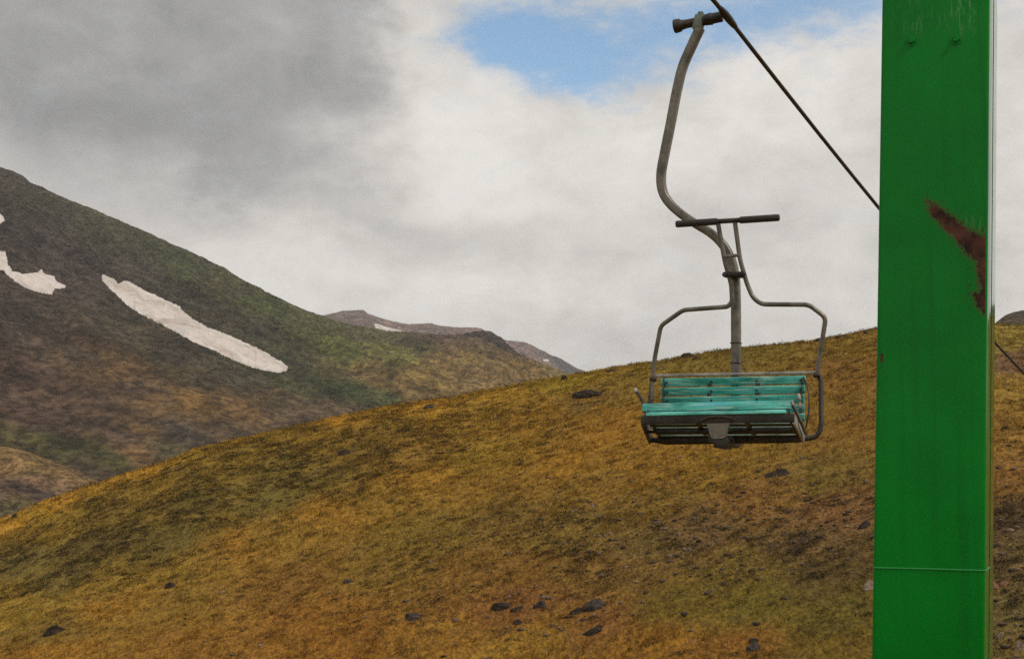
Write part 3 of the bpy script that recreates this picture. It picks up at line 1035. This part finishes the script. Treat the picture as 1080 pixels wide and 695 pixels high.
# welded seam collars on the hanger
for (px, py) in ((776.3, 362), (776.3, 383)):
    m = MB(); c = L(px, py, DH); m.box(c, (.064, .078, .008), bevel=.003)
    m.build('weld_band', M['dark_steel'], hanger)

# carrier beam under the seat: from the hanger foot forward to the gusset plate
foot = L(776.4, 440, DH)
zr_ = L(770, 461, 0).z
m = MB()
m.tube(fillet([foot + Vector((0, 0, .03)), Vector((foot.x, foot.y, zr_ - .045)), Vector((foot.x, -.43, zr_ - .005))], .09), rrect(.07, .06, .012), up=(1, 0, 0))
beam = m.build('carrier_beam', M['dark_steel'], chair)

# outer tube frame: loop in the plane of the back rest
a1, a2, a3, a4 = L(689, 398, -.13), L(865.5, 394.5, -.13), L(866, 455, -.02), L(688, 459, -.02)
DB = -.11
lo = [L(862.5, 394.2, DB), L(865.8, 401, DB), L(866, 410, DB + .01), L(866.2, 450, -.03), L(862, 460.5, -.01), L(850, 463, 0), L(836, 464.5, 0.02), L(700, 466.5, .02), L(686, 463, 0), L(683.5, 450, -.03), L(687, 410, DB + .01), L(687.6, 402, DB), L(690.5, 397.6, DB)]
m = MB(); m.tube(fillet(lo, .04, 5), circ(.0155, 12))
frame = m.build('frame_tube', M['dark_steel'], chair)
m = MB(); m.tube([L(692, 396.2, DB + .004), L(861, 392.8, DB + .004)], rrect(.022, .018, .004), up=(0, 1, 0))
m.build('top_rail', M['light_steel'], chair)

# back rest slats
m = MB()
up_v = Vector((0, .30, 1)).normalized()
rotb = Matrix(((1, 0, 0), (0, up_v.z, up_v.y), (0, -up_v.y, up_v.z)))
for k, (yl, yr) in enumerate(((403.6, 400.6), (413.6, 410.6), (423.4, 420.4), (433.0, 430.6), (442.5, 440.5))):
    d = -.095 + .021 * k
    pl, pr = L(697.5 - k * .5, yl, d), L(849.5 - k * .3, yr, d)
    c = (pl + pr) / 2
    wv = (pr - pl); ang = math.atan2(wv.z, wv.x)
    m.box(c, (wv.length + random.uniform(-.006, .006), .018, .052), Matrix.Rotation(-ang, 3, 'Y') @ Matrix.Rotation(R(-16) + R(random.uniform(-1.5, 1.5)), 3, 'X').inverted(), bevel=.004)
backrest = m.build('backrest', M['slat'], chair)

# side flats the slats are bolted to
sidep = [(-.105, 398), (-.09, 405), (-.06, 420), (-.03, 437), (.0, 453), (.05, 457.5), (.2, 453), (.38, 444), (.47, 438), (.495, 433)]
for (pxb, pxf) in ((701, 683.5), (846.5, 832)):
    pts = [L(pxb + (pxf - pxb) * (d + .105) / .6, py, d) for d, py in sidep]
    m = MB(); m.tube(spline(pts, 4), rrect(.009, .042, .003), up=(1, 0, 0))
    m.build('side_bracket', M['dark_steel'], chair)
# two inner straps
for f in (.33, .68):
    pts = [L(701 + f * 145 + (683.5 + f * 148.5 - 701 - f * 145) * (d + .105) / .6, py + .4, d) for d, py in sidep]
    m = MB(); m.tube(spline(pts, 4), rrect(.030, .007, .002), up=(1, 0, 0))
    m.build('slat_strap', M['dark_steel'], chair)

# seat: five slats sloping back plus the rolled front lip
m = MB()
for k in range(5):
    d = .035 + k * .083
    yy = 463.0 - 4.0 * k
    pl, pr = L(695 - 34 * d, yy - 3.4, d), L(850 - 36 * d, yy - 4.6, d)
    c = (pl + pr) / 2; wv = pr - pl
    m.box(c, (wv.length, .050, .022), Matrix.Rotation(-math.atan2(wv.z, wv.x), 3, 'Y') @ Matrix.Rotation(R(-19), 3, 'X'), bevel=.005, mi=2)  # pale grey-teal tone, less saturated than the lip slats
for (d, yl, yr, xl, xr, hh, tl) in ((.475, 430.4, 426.9, 677.5, 834.0, .055, 35), (.505, 437.2, 434.4, 681, 829, .028, 80)):
    pl, pr = L(xl, yl, d), L(xr, yr, d)
    c = (pl + pr) / 2; wv = pr - pl
    m.box(c, (wv.length, .024, hh), Matrix.Rotation(-math.atan2(wv.z, wv.x), 3, 'Y') @ Matrix.Rotation(R(-tl * .4), 3, 'X'), bevel=.009)
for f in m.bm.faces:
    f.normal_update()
    if f.normal.z < -.75: f.material_index = 1  # downward faces get a near-black grey colour
seat = m.build('seat', [M['slat'], M['slat_under'], M['pale_slat']], chair)
# bolt heads on the slats
for f in (.035, .345, .66, .965):
    for k, (yl, yr) in enumerate(((403.6, 400.6), (413.6, 410.6), (423.4, 420.4))):
        d = -.080 + .021 * k
        p = L(697.5 + f * 152, yl + (yr - yl) * f, d)
        m = MB(); m.lathe(p + Vector((0, .006, 0)), p + Vector((0, -.008, 0)), ((0, .007), (.6, .007), (1, .004)), 8)
        m.build('bolt', M['dark_steel'], backrest)

# front angle iron and the box sides of the seat
m = MB()
pl, pr = L(676.5, 443.2, .50), L(838, 441.0, .50)
m.tube([pl, pr], rrect(.020, .050, .004), up=(0, 1, 0))
pl2, pr2 = L(676.5, 440, .455), L(838, 437.5, .455)
m.tube([pl2 + Vector((0, .02, .004)), pr2 + Vector((0, .02, .004))], rrect(.05, .010, .003), up=(0, 1, 0))
m.build('front_rail', M['dark_steel'], chair)
m = MB()
m.tube([L(686, 464.2, .03), L(848, 462.8, .03)], rrect(.024, .034, .004), up=(0, 1, 0))
m.tube([L(681, 455.5, .22), L(844, 453.2, .22)], rrect(.024, .020, .004), up=(0, 1, 0))
m.build('rear_rail', M['dark_steel'], chair)
for (f0, f1, mt) in (((677.5, 444), (685.5, 463.5), 'dark_steel'), ((837, 441.5), (847.5, 462), 'light_steel')):
    m = MB(); m.tube([L(f0[0], f0[1], .50), L(f1[0], f1[1], .03)], rrect(.014, .062, .004), up=(1, 0, 0))
    m.build('side_rail', M[mt], chair)
# end slats seen edge-on at the right of the seat, and drilled plate at the left
for (px, py, d) in ((842.5, 419.5, .18), (843.0, 428.5, .24)):
    pass
m = MB()
for (d, py) in ((.10, 428), (.16, 419)):
    c = L(846.5 - 36 * d * .6, py, d)
    m.box(c, (.012, .06, .036), Matrix.Rotation(R(-14), 3, 'X'), bevel=.004)
m.build('end_plate', M['light_steel'], chair)
# hand stops at both front corners
m = MB(); m.tube(fillet([L(670.3, 411.5, .34), L(675, 418, .38), L(682.5, 432, .42), L(679, 445, .47)], .04, 4), circ(.010, 10))
m.tube([L(669.6, 410.2, .335), L(671.6, 413.8, .35)], circ(.0125, 10), mi=1)
m.build('arm_stop', [M['dark_steel'], M['light_steel']], chair)
m = MB(); m.tube(fillet([L(834.4, 423.0, .46), L(837, 429, .45), L(846.5, 449, .30), L(850, 458, .12)], .04, 4), circ(.010, 10))
m.tube([L(834.0, 422.0, .46), L(835.8, 427, .455)], circ(.0125, 10), mi=1)
m.build('arm_stop', [M['steel'], M['light_steel']], chair)
# curved guard flat at the right end
m = MB(); m.tube(spline([L(847.5, 399, -.07), L(851.5, 408, -.02), L(853.3, 424, .03), L(852, 441, .06), L(849, 455, .06)], 5), rrect(.008, .028, .002), up=(1, 0, 0))
m.build('end_guard', M['dark_steel'], chair)

# gusset plate and end block under the seat front
m = MB()
pts = [L(745.5, 446.5, .53), L(769.5, 446.0, .53), L(765, 461.0, .53), L(761.5, 462.5, .53), L(752.5, 462.7, .53), L(749.5, 461, .53)]
fv = [m.bm.verts.new(p) for p in pts]; bv = [m.bm.verts.new(p + Vector((0, .03, 0))) for p in pts]
m.bm.faces.new(fv); m.bm.faces.new(list(reversed(bv)))
for i in range(len(pts)):
    m.bm.faces.new((fv[i], bv[i], bv[(i + 1) % len(pts)], fv[(i + 1) % len(pts)]))
gus = m.build('gusset_plate', M['steel'], chair)
m = MB()
c = L(762.5, 467, .46)
m.box(c, (.085, .12, .070), Matrix.Rotation(R(8), 3, 'Y'), bevel=.008)
c2 = L(772, 465, .40)
m.lathe(c2 + Vector((0, .02, 0)), c2 + Vector((0, -.03, 0)), ((0, .014), (1, .014)), 12)
m.build('end_block', M['dark_steel'], chair)
m = MB(); m.tube(spline([L(738, 444, .515), L(748, 440.2, .52), L(757, 439.3, .52), L(767, 440, .52), L(776, 443, .515)], 4), rrect(.016, .012, .003), up=(0, 1, 0))
m.build('arched_strap', M['dark_steel'], chair)

# safety bar, swung up: one bent tube per side meeting at the foot rest
DS = -.05
sb = [L(687.5, 422, -.08), L(688.3, 398, -.09), L(690.5, 378, -.085), L(697, 343.5, -.07), L(720.5, 327, DS), L(768, 323.5, DS), L(772.2, 318, DS), L(771.3, 300, DS), L(764.5, 276, DS + .03), L(757, 234, DS + .05)]
sb2 = [L(862, 396, -.09), L(863.5, 382, -.085), L(871, 335, -.07), L(853, 321.3, DS), L(803, 321, DS), L(794, 314, DS), L(788, 300, DS), L(780.5, 274, DS + .03), L(774.8, 232, DS + .05)]
m = MB()
m.tube(fillet(sb, .03, 6), circ(.0150, 12)); m.tube(fillet(sb2, .035, 6), circ(.0150, 12))
m.tube([L(763, 270.4, DS + .04), L(779.8, 269.4, DS + .04)], rrect(.02, .02, .004))
bar = m.build('safety_bar', M['steel'], chair)
m = MB(); m.tube([L(716, 236.2, DS + .055), L(819, 230.0, DS + .055)], circ(.0165, 12))
rest = m.build('foot_rest', M['dark_steel'], bar)
for (a, b) in (((713, 236.6), (757, 233.7)), ((780, 232.4), (822, 229.6))):
    m = MB(); pa, pb = L(a[0], a[1], DS + .055), L(b[0], b[1], DS + .055)
    m.lathe(pa, pb, ((0, .019), (.03, .0225), (.97, .0225), (1, .019)), 14)
    m.build('rubber_sleeve', M['rubber'], rest)
m = MB()
c = L(774.5, 289.5, DS + .02)
m.box(c, (.105, .045, .034), Matrix.Rotation(R(2), 3, 'Y'), bevel=.008)
for dx in (-.058, .058):
    m.lathe(c + Vector((dx, .02, 0)), c + Vector((dx, -.03, 0)), ((0, .018), (.8, .018), (1, .012)), 10)
m.box(c + Vector((0, .07, 0)), (.09, .10, .024), bevel=.004)
m.build('bar_clamp', M['dark_steel'], chair)
# pivots where the bar meets the frame
for (px, py) in ((689, 399.5), (861.5, 395.5)):
    m = MB(); c = L(px, py, -.085)
    m.lathe(c + Vector((-.022, 0, 0)), c + Vector((.022, 0, 0)), ((0, .014), (.2, .019), (.8, .019), (1, .014)), 12)
    m.build('bar_pivot', M['dark_steel'], chair)

# cable grip on top of the hanger
g0, g1 = L(711, 28.4, DH), L(763, 17.5, DH)
ax = g1 - g0
m = MB()
m.lathe(g0, g0 + ax * .42, ((0, .043), (.05, .048), (.3, .044), (.38, .034), (.62, .030), (1, .030)), 18)
grip = m.build('cable_grip', M['dark_steel'], chair)
m = MB(); c = L(737.2, 24.5, DH)
m.box(c, (.066, .07, .105), Matrix.Rotation(R(14), 3, 'Y'), bevel=.012)
m.box(c + Vector((.014, 0, .058)), (.036, .045, .03), bevel=.007)
m.build('grip_hub', M['verdigris'], grip)
m = MB()
m.lathe(g0 + ax * .55, g0 + ax * .97, ((0, .034), (.5, .042), (.56, .036), (1, .036)), 16)
m.build('grip_sleeve', M['dark_steel'], grip)

# ------------------------------------------------------------------ haul cable
G = O + W * g1.x - D * g1.y + Vector((0, 0, g1.z)) + W * .02
G2 = at(1080, 393.5, 18.0)
span = (G2 - G); hl = math.hypot(span.x, span.y)
u2 = Vector((span.x / hl, span.y / hl, 0))


def cable_pt(t):
    z = G.z + span.z * t / hl
    if t > 0: z += .0035 * t * (t - hl)
    else: z += .004 * t * t * .2
    p = G + u2 * t
    return Vector((p.x, p.y, z))


jaw_dir = (cable_pt(.25) - cable_pt(-.25)).normalized()
m = MB()
jp = [chair.matrix_world.inverted() if False else None]
toL = Matrix.Rotation(PSI, 3, 'Z')
gl = toL @ (G - O); jl = toL @ jaw_dir
m.lathe(gl - jl * .11, gl + jl * .17, ((0, .017), (.1, .021), (.3, .027), (.55, .027), (.85, .022), (1, .017)), 14)
m.build('clamp_jaw', M['dark_steel'], grip)

tp = [cable_pt(t) for t in list(np.linspace(-14, 0, 20)) + list(np.linspace(0, 75, 80))[1:]]
base = tp[0].copy()
me_b = MB(); me_b.tube([p - base for p in tp], circ(.0155, 10), up=(0, 0, 1))
cable = me_b.build('haul_cable', M['cable'], None, base)
tag(cable, 'dark steel haul cable slanting down to the right behind the green tower', 'cable')

# ------------------------------------------------------------------ green lift tower
PY = R(22.4)
tn = Vector((-math.sin(PY), -math.cos(PY), 0)); tw = Vector((math.cos(PY), -math.sin(PY), 0))
T0 = at(985, 347.5, 4.6)


def tower_pt(px, py):
    return on_plane(px, py, T0, tn)


lt, lb = tower_pt(932.6, 0), tower_pt(921.8, 695)
rt, rb = tower_pt(1041.5, 0), tower_pt(1036.0, 695)


def along(a, b, z):
    k = (z - b.z) / (a.z - b.z)
    return b + (a - b) * k


ZT, ZBOT = 4.3, -4.2
gb = (along(lt, lb, -2.6) + along(rt, rb, -2.6)) / 2 - tn * .18
tower = bpy.data.objects.new('lift_tower', None); C.objects.link(tower)
tower.location = gb; tower.rotation_euler = (0, 0, -PY); tower.empty_display_size = .3
tag(tower, 'green painted steel lift tower with torn rusty paint, right foreground', 'lift tower')


def tl(p):
    q = p - gb
    return Vector((q.dot(tw), -q.dot(tn), q.z))


# front panel: fine grid so rust and scuffs can be marked on it
rust_poly = [(976, 211), (988, 216), (1000, 225), (1016, 238), (1030, 246), (1046, 250), (1046, 332), (1037, 331), (1029, 320), (1024, 308), (1030, 308), (1034, 303), (1030, 290), (1030, 279), (1022, 269), (1008, 253), (994, 239), (983, 227)]
scrape_poly = [(1010, 224), (1030, 227), (1044, 234), (1044, 249), (1018, 239)]
zs = np.concatenate([np.linspace(ZBOT, lb.z, 12, endpoint=False), np.linspace(lb.z, lt.z + .05, 240), np.linspace(lt.z + .05, ZT, 12)[1:]])
nu = 50
verts, rust, scuff = [], [], []
for z in zs:
    a, b_ = along(lt, lb, z), along(rt, rb, z)
    for i in range(nu):
        p = a + (b_ - a) * (i / (nu - 1))
        px, py = to_pix(np.array(p.x), np.array(p.y), np.array(p.z)); px, py = float(px), float(py)
        dd = poly_dist(px, py, rust_poly) * (1 if in_poly(px, py, rust_poly) else -1) - .6
        v = .5 + max(-.2, min(.2, dd * 4.6 / F * 1.0))
        if abs(px - 930) < 2.2 and 371 < py < 384: v = max(v, .53)
        rust.append(v)
        s = 0.0
        if py < 48 and py > -80:
            s = max(0, min(1, (46 - py) / 26)) * (.06 + .9 * (math.exp(-((px - 1014) / 13) ** 2) + .55 * math.exp(-((px - 961) / 16) ** 2) * (1 if py > 12 else .25) + .35 * math.exp(-((px - 990) / 14) ** 2 - ((py - 22) / 10) ** 2)))
        if in_poly(px, py, scrape_poly): s = .42
        scuff.append(min(1, s))
        verts.append(tl(p)[:])
nz = len(zs)
bm = bmesh.new()
bvv = [bm.verts.new(v) for v in verts]
for f in grid_faces(nz, nu):
    bm.faces.new([bvv[i] for i in f])
DEPTH1 = .165
ring = [i for i in range(nu)]
# rounded long edges, then the flanges going back
def strip(idx_list, offs):
    prev = [bvv[i] for i in idx_list]
    for (dx, dy) in offs:
        cur = [bm.verts.new(Vector(verts[i]) + Vector((dx, dy, 0))) for i in idx_list]
        for q in range(len(prev) - 1):
            bm.faces.new((prev[q], prev[q + 1], cur[q + 1], cur[q]))
        prev = cur
rcol = [j * nu + nu - 1 for j in range(nz)]; lcol = [j * nu for j in range(nz)]
rad = .007
strip(rcol, [(rad * .5, rad * .13), (rad * .87, rad * .5), (rad, rad), (rad, DEPTH1), (rad - .012, DEPTH1 + .004), (-.03, DEPTH1 + .004)])
strip(lcol, [(-rad * .5, rad * .13), (-rad * .87, rad * .5), (-rad, rad), (-rad, DEPTH1), (-rad + .012, DEPTH1 + .004), (.03, DEPTH1 + .004)])
for f in bm.faces: f.smooth = True
bmesh.ops.recalc_face_normals(bm, faces=bm.faces[:])
for f in bm.faces:
    if abs(f.normal.x) > .9: f.material_index = 1
me = bpy.data.meshes.new('column'); bm.to_mesh(me); bm.free()
nvt = len(me.vertices)
ar = me.attributes.new('rust', 'FLOAT', 'POINT'); asf = me.attributes.new('scuff', 'FLOAT', 'POINT')
rv = np.full(nvt, .3, np.float32); sv = np.zeros(nvt, np.float32)
rv[:len(rust)] = rust; sv[:len(scuff)] = scuff
ar.data.foreach_set('value', rv); asf.data.foreach_set('value', sv)
try: me.set_sharp_from_angle(angle=R(50))
except Exception: pass
column = link('column', me, [M['green'], M['side_green']], tower)


def slab(y0, y1, inset, name, mt):
    m = MB()
    vs = []
    for z in (ZBOT, ZT):
        a, b_ = tl(along(lt, lb, z)), tl(along(rt, rb, z))
        vs.append([m.bm.verts.new((a.x - rad + inset, a.y + y0, a.z)), m.bm.verts.new((b_.x + rad - inset, b_.y + y0, a.z)),
                   m.bm.verts.new((b_.x + rad - inset, b_.y + y1, a.z)), m.bm.verts.new((a.x - rad + inset, a.y + y1, a.z))])
    for i in range(4):
        m.bm.faces.new((vs[0][i], vs[0][(i + 1) % 4], vs[1][(i + 1) % 4], vs[1][i]))
    m.bm.faces.new(vs[0]); m.bm.faces.new(vs[1])
    bmesh.ops.bevel(m.bm, geom=[e for e in m.bm.edges if abs((e.verts[0].co - e.verts[1].co).z) > 1], offset=.006, segments=3, affect='EDGES')
    return m.build(name, mt, tower)


slab(DEPTH1 - .03, DEPTH1 + .06, .026, 'web_plate', M['green'])
slab(DEPTH1 + .034, DEPTH1 * 2 + .034, 0.0, 'rear_channel', M['side_green'])
# weld line across the column, paint-covered
m = MB()
w0, w1 = tl(tower_pt(923.6, 598.5)), tl(tower_pt(1037, 601.5))
m.tube([w0 + Vector((-.006, -.0005, 0)), (w0 + w1) / 2 + Vector((0, -.0005, .001)), w1 + Vector((.006, -.0005, 0)), w1 + Vector((rad + .001, .012, 0)), w1 + Vector((rad + .001, DEPTH1 - .006, 0))], circ(.0021, 8), up=(0, 0, 1))
m.build('weld_seam', M['chalky_green'], tower)
# bolts through the front panel
for (px, py) in ((961.5, 43.5), (1008.5, 42)):
    m = MB(); p = tl(tower_pt(px, py))
    m.lathe(p + Vector((0, .002, 0)), p + Vector((0, -.003, 0)), ((0, .017), (1, .017)), 18)
    m.lathe(p + Vector((0, -.001, 0)), p + Vector((0, -.013, 0)), ((0, .0115), (.8, .0115), (1, .009)), 6)
    m.build('bolt', M['green'], tower)
# cross arm and its sheaves carry the cable above the picture
best = min(np.linspace(-12, 0, 400), key=lambda t: abs((cable_pt(t) - T0).dot(tn) + .18))
cc = cable_pt(best)
cl = tl(cc)
topc = (tl(along(lt, lb, cl.z + .25)) + tl(along(rt, rb, cl.z + .25))) / 2 + Vector((0, .18, 0))
m = MB(); m.tube([topc + Vector((.45, 0, 0)), Vector((cl.x - .25, topc.y, topc.z))], rrect(.20, .16, .02), up=(0, 0, 1))
arm = m.build('cross_arm', M['green'], tower)
for s in (-.28, .28):
    m = MB(); c = tl(cable_pt(best + s)) + Vector((0, 0, -.155))
    m.lathe(c + Vector((-.035, 0, 0)), c + Vector((.035, 0, 0)), ((0, .15), (.25, .15), (.4, .137), (.6, .137), (.75, .15), (1, .15)), 28)
    m.build('sheave', M['dark_steel'], arm)

# ------------------------------------------------------------------ haze
HAZE = 0.00012
if HAZE > 0:
    m = MB()
    m.box((0, 1500, 170), (5200, 5600, 440))
    hz = bpy.data.materials.new('mountain_air'); hz.use_nodes = True
    nt = NT(hz.node_tree)
    for n_ in list(hz.node_tree.nodes):
        if n_.type != 'OUTPUT_MATERIAL': hz.node_tree.nodes.remove(n_)
    pv = nt.new('ShaderNodeVolumePrincipled')
    pv.inputs['Color'].default_value = (.93, .94, .96, 1)
    pv.inputs['Density'].default_value = HAZE
    nt.l.new(pv.outputs[0], [n_ for n_ in hz.node_tree.nodes if n_.type == 'OUTPUT_MATERIAL'][0].inputs['Volume'])
    ho = m.build('haze', hz)
    ho.visible_shadow = True
    tag(ho, 'thin pale mountain air', 'haze', kind='stuff')

# ------------------------------------------------------------------ light and sky
SUN_AZ, SUN_EL = R(128), R(46)          # compass angle from +Y towards +X
sd = bpy.data.lights.new('sun', 'SUN')
sd.energy = 1.9; sd.angle = R(10); sd.color = (1.0, .94, .86)
so = bpy.data.objects.new('sun', sd); C.objects.link(so)
dirv = Vector((math.sin(SUN_AZ) * math.cos(SUN_EL), math.cos(SUN_AZ) * math.cos(SUN_EL), math.sin(SUN_EL)))
so.rotation_euler = (-dirv).to_track_quat('-Z', 'Y').to_euler()
so.location = dirv * 60

world = bpy.data.worlds.new('World'); scene.world = world; world.use_nodes = True
nt = NT(world.node_tree)
bg = world.node_tree.nodes['Background']
STR = .1
sky = nt.new('ShaderNodeTexSky', sky_type='NISHITA')
sky.sun_disc = False; sky.sun_elevation = SUN_EL; sky.sun_rotation = SUN_AZ
sky.altitude = 2500; sky.air_density = 1.0; sky.dust_density = .3; sky.ozone_density = 1.0
gen = nt.new('ShaderNodeTexCoord').outputs['Generated']
sep = nt.new('ShaderNodeSeparateXYZ'); nt.put(sep.inputs[0], gen)
x, y, z = sep.outputs
# compass angle and height above the horizon, in units of 1/1500 rad
azn = nt.math('ADD', nt.math('MULTIPLY', nt.math('ARCTAN2', x, y), 1500.0), 540.0)
hor = nt.math('SQRT', nt.math('ADD', nt.math('MULTIPLY', x, x), nt.math('MULTIPLY', y, y)))
eln = nt.math('SUBTRACT', 485.0, nt.math('MULTIPLY', nt.math('ARCTAN2', z, hor), 1500.0))
cv = nt.new('ShaderNodeCombineXYZ'); nt.put(cv.inputs[0], nt.math('MULTIPLY', azn, .0016)); nt.put(cv.inputs[1], nt.math('MULTIPLY', eln, .0026)); nt.put(cv.inputs[2], 3.7)
cvec = cv.outputs[0]
wn = nt.new('ShaderNodeSeparateColor'); nt.put(wn.inputs[0], nt.noise(cvec, 3.2, 6, .6, color=True))
wn2 = nt.new('ShaderNodeSeparateColor'); nt.put(wn2.inputs[0], nt.noise(cvec, 11.0, 5, .6, color=True))
U = nt.math('ADD', azn, nt.math('ADD', nt.math('MULTIPLY', nt.math('SUBTRACT', wn.outputs[0], .5), 230.0), nt.math('MULTIPLY', nt.math('SUBTRACT', wn2.outputs[0], .5), 80.0)))
Vv = nt.math('ADD', eln, nt.math('ADD', nt.math('MULTIPLY', nt.math('SUBTRACT', wn.outputs[1], .5), 130.0), nt.math('MULTIPLY', nt.math('SUBTRACT', wn2.outputs[1], .5), 50.0)))


def gauss(cx, cy, sx, sy, a):
    dx = nt.math('DIVIDE', nt.math('SUBTRACT', U, cx), sx); dy = nt.math('DIVIDE', nt.math('SUBTRACT', Vv, cy), sy)
    e = nt.math('ADD', nt.math('MULTIPLY', dx, dx), nt.math('MULTIPLY', dy, dy))
    return nt.math('MULTIPLY', nt.math('EXPONENT', nt.math('MULTIPLY', e, -1.0)), a)


def total(items, start):
    s = start
    for it in items:
        s = nt.math('ADD', s, gauss(*it))
    return s


n_big = nt.noise(cvec, 2.0, 7, .55, .3); n_mid = nt.noise(cvec, 6.0, 6, .6, .4)
dark = total([(150, 30, 260, 130, 1.0), (340, 60, 75, 80, .75), (20, 40, 190, 90, .3), (300, 190, 110, 36, .62), (230, 140, 100, 45, .4), (390, 235, 60, 22, .35), (70, 120, 130, 50, .25)], 0.0)
dark = nt.math('ADD', dark, nt.math('ADD', nt.math('MULTIPLY', nt.math('SUBTRACT', n_mid, .5), .9), nt.math('MULTIPLY', nt.math('SUBTRACT', n_big, .5), .5)))
dark = nt.ramp(dark, -.02, 1.12, 0.0, -.22)
gl_ = total([(60, 180, 190, 80, -.12), (470, 250, 110, 26, -.055), (560, 315, 150, 30, .045), (480, 170, 120, 60, .02), (250, 250, 90, 26, .04), (620, 120, 140, 34, .03), (840, 120, 100, 40, .02), (700, 280, 160, 30, -.02), (340, 140, 60, 16, .03),
             (440, 90, 60, 100, .05), (520, 318, 110, 26, .03), (560, 180, 160, 70, .02), (300, 290, 130, 35, .03), (820, 140, 120, 50, .02), (420, 275, 110, 25, -.03), (200, 260, 200, 40, -.02)], .865)
gl_ = nt.math('ADD', nt.math('ADD', gl_, dark), nt.math('MULTIPLY', nt.math('SUBTRACT', n_big, .5), .22))
gl_ = nt.math('ADD', gl_, nt.math('MULTIPLY', nt.math('SUBTRACT', n_mid, .5), .24))
n_bil = nt.noise(nt.mapping(cvec, (1.3, 1.0, 1), (0, 0, R(-20))), 9.0, 6, .6, .5)
gl_ = nt.math('ADD', gl_, nt.math('MULTIPLY', nt.math('SUBTRACT', n_bil, .5), .10))
gl_ = nt.math('MINIMUM', gl_, .93)
lin = nt.math('POWER', nt.math('MAXIMUM', gl_, .05), 2.25)
warm = nt.mix(nt.ramp(gl_, .58, .85), (1.0, .998, .993), (1.025, .985, .925))
cloud = nt.mix(1.0, warm, lin, 'MULTIPLY')
blue_m = total([(565, 45, 80, 50, 1.0), (660, 48, 110, 46, .68), (780, 14, 140, 50, .74), (610, 85, 60, 24, .40), (890, 15, 120, 60, .5), (1060, 20, 80, 50, .30), (300, -260, 500, 120, .8), (1100, -300, 500, 140, .8)], 0.0)
blue_m = nt.math('ADD', blue_m, nt.math('MULTIPLY', nt.math('SUBTRACT', n_mid, .5), .75))
n_wisp = nt.noise(nt.mapping(cvec, (1, 1.6, 1), (0, 0, R(25))), 13.0, 6, .65, .6)
blue_m = nt.math('ADD', blue_m, nt.math('MULTIPLY', nt.math('SUBTRACT', n_wisp, .5), 1.0))
cov = nt.ramp(blue_m, .05, 1.2, 0.0, .90)
skyc = nt.mix(1.0, sky.outputs[0], (1.50, 1.86, 1.78), 'MULTIPLY')
fin = nt.mix(cov, nt.mix(1.0, cloud, (1 / STR,) * 3, 'MULTIPLY'), skyc)
nt.put(bg.inputs['Color'], fin)
bg.inputs['Strength'].default_value = STR

vs_ = scene.view_settings
vs_.view_transform = 'Standard'; vs_.look = 'None'; vs_.gamma = 1.0; vs_.use_curve_mapping = False
vs_.exposure = 0.0
scene.cycles.max_bounces = 6
scene.cycles.volume_bounces = 0
scene.cycles.use_denoising = False
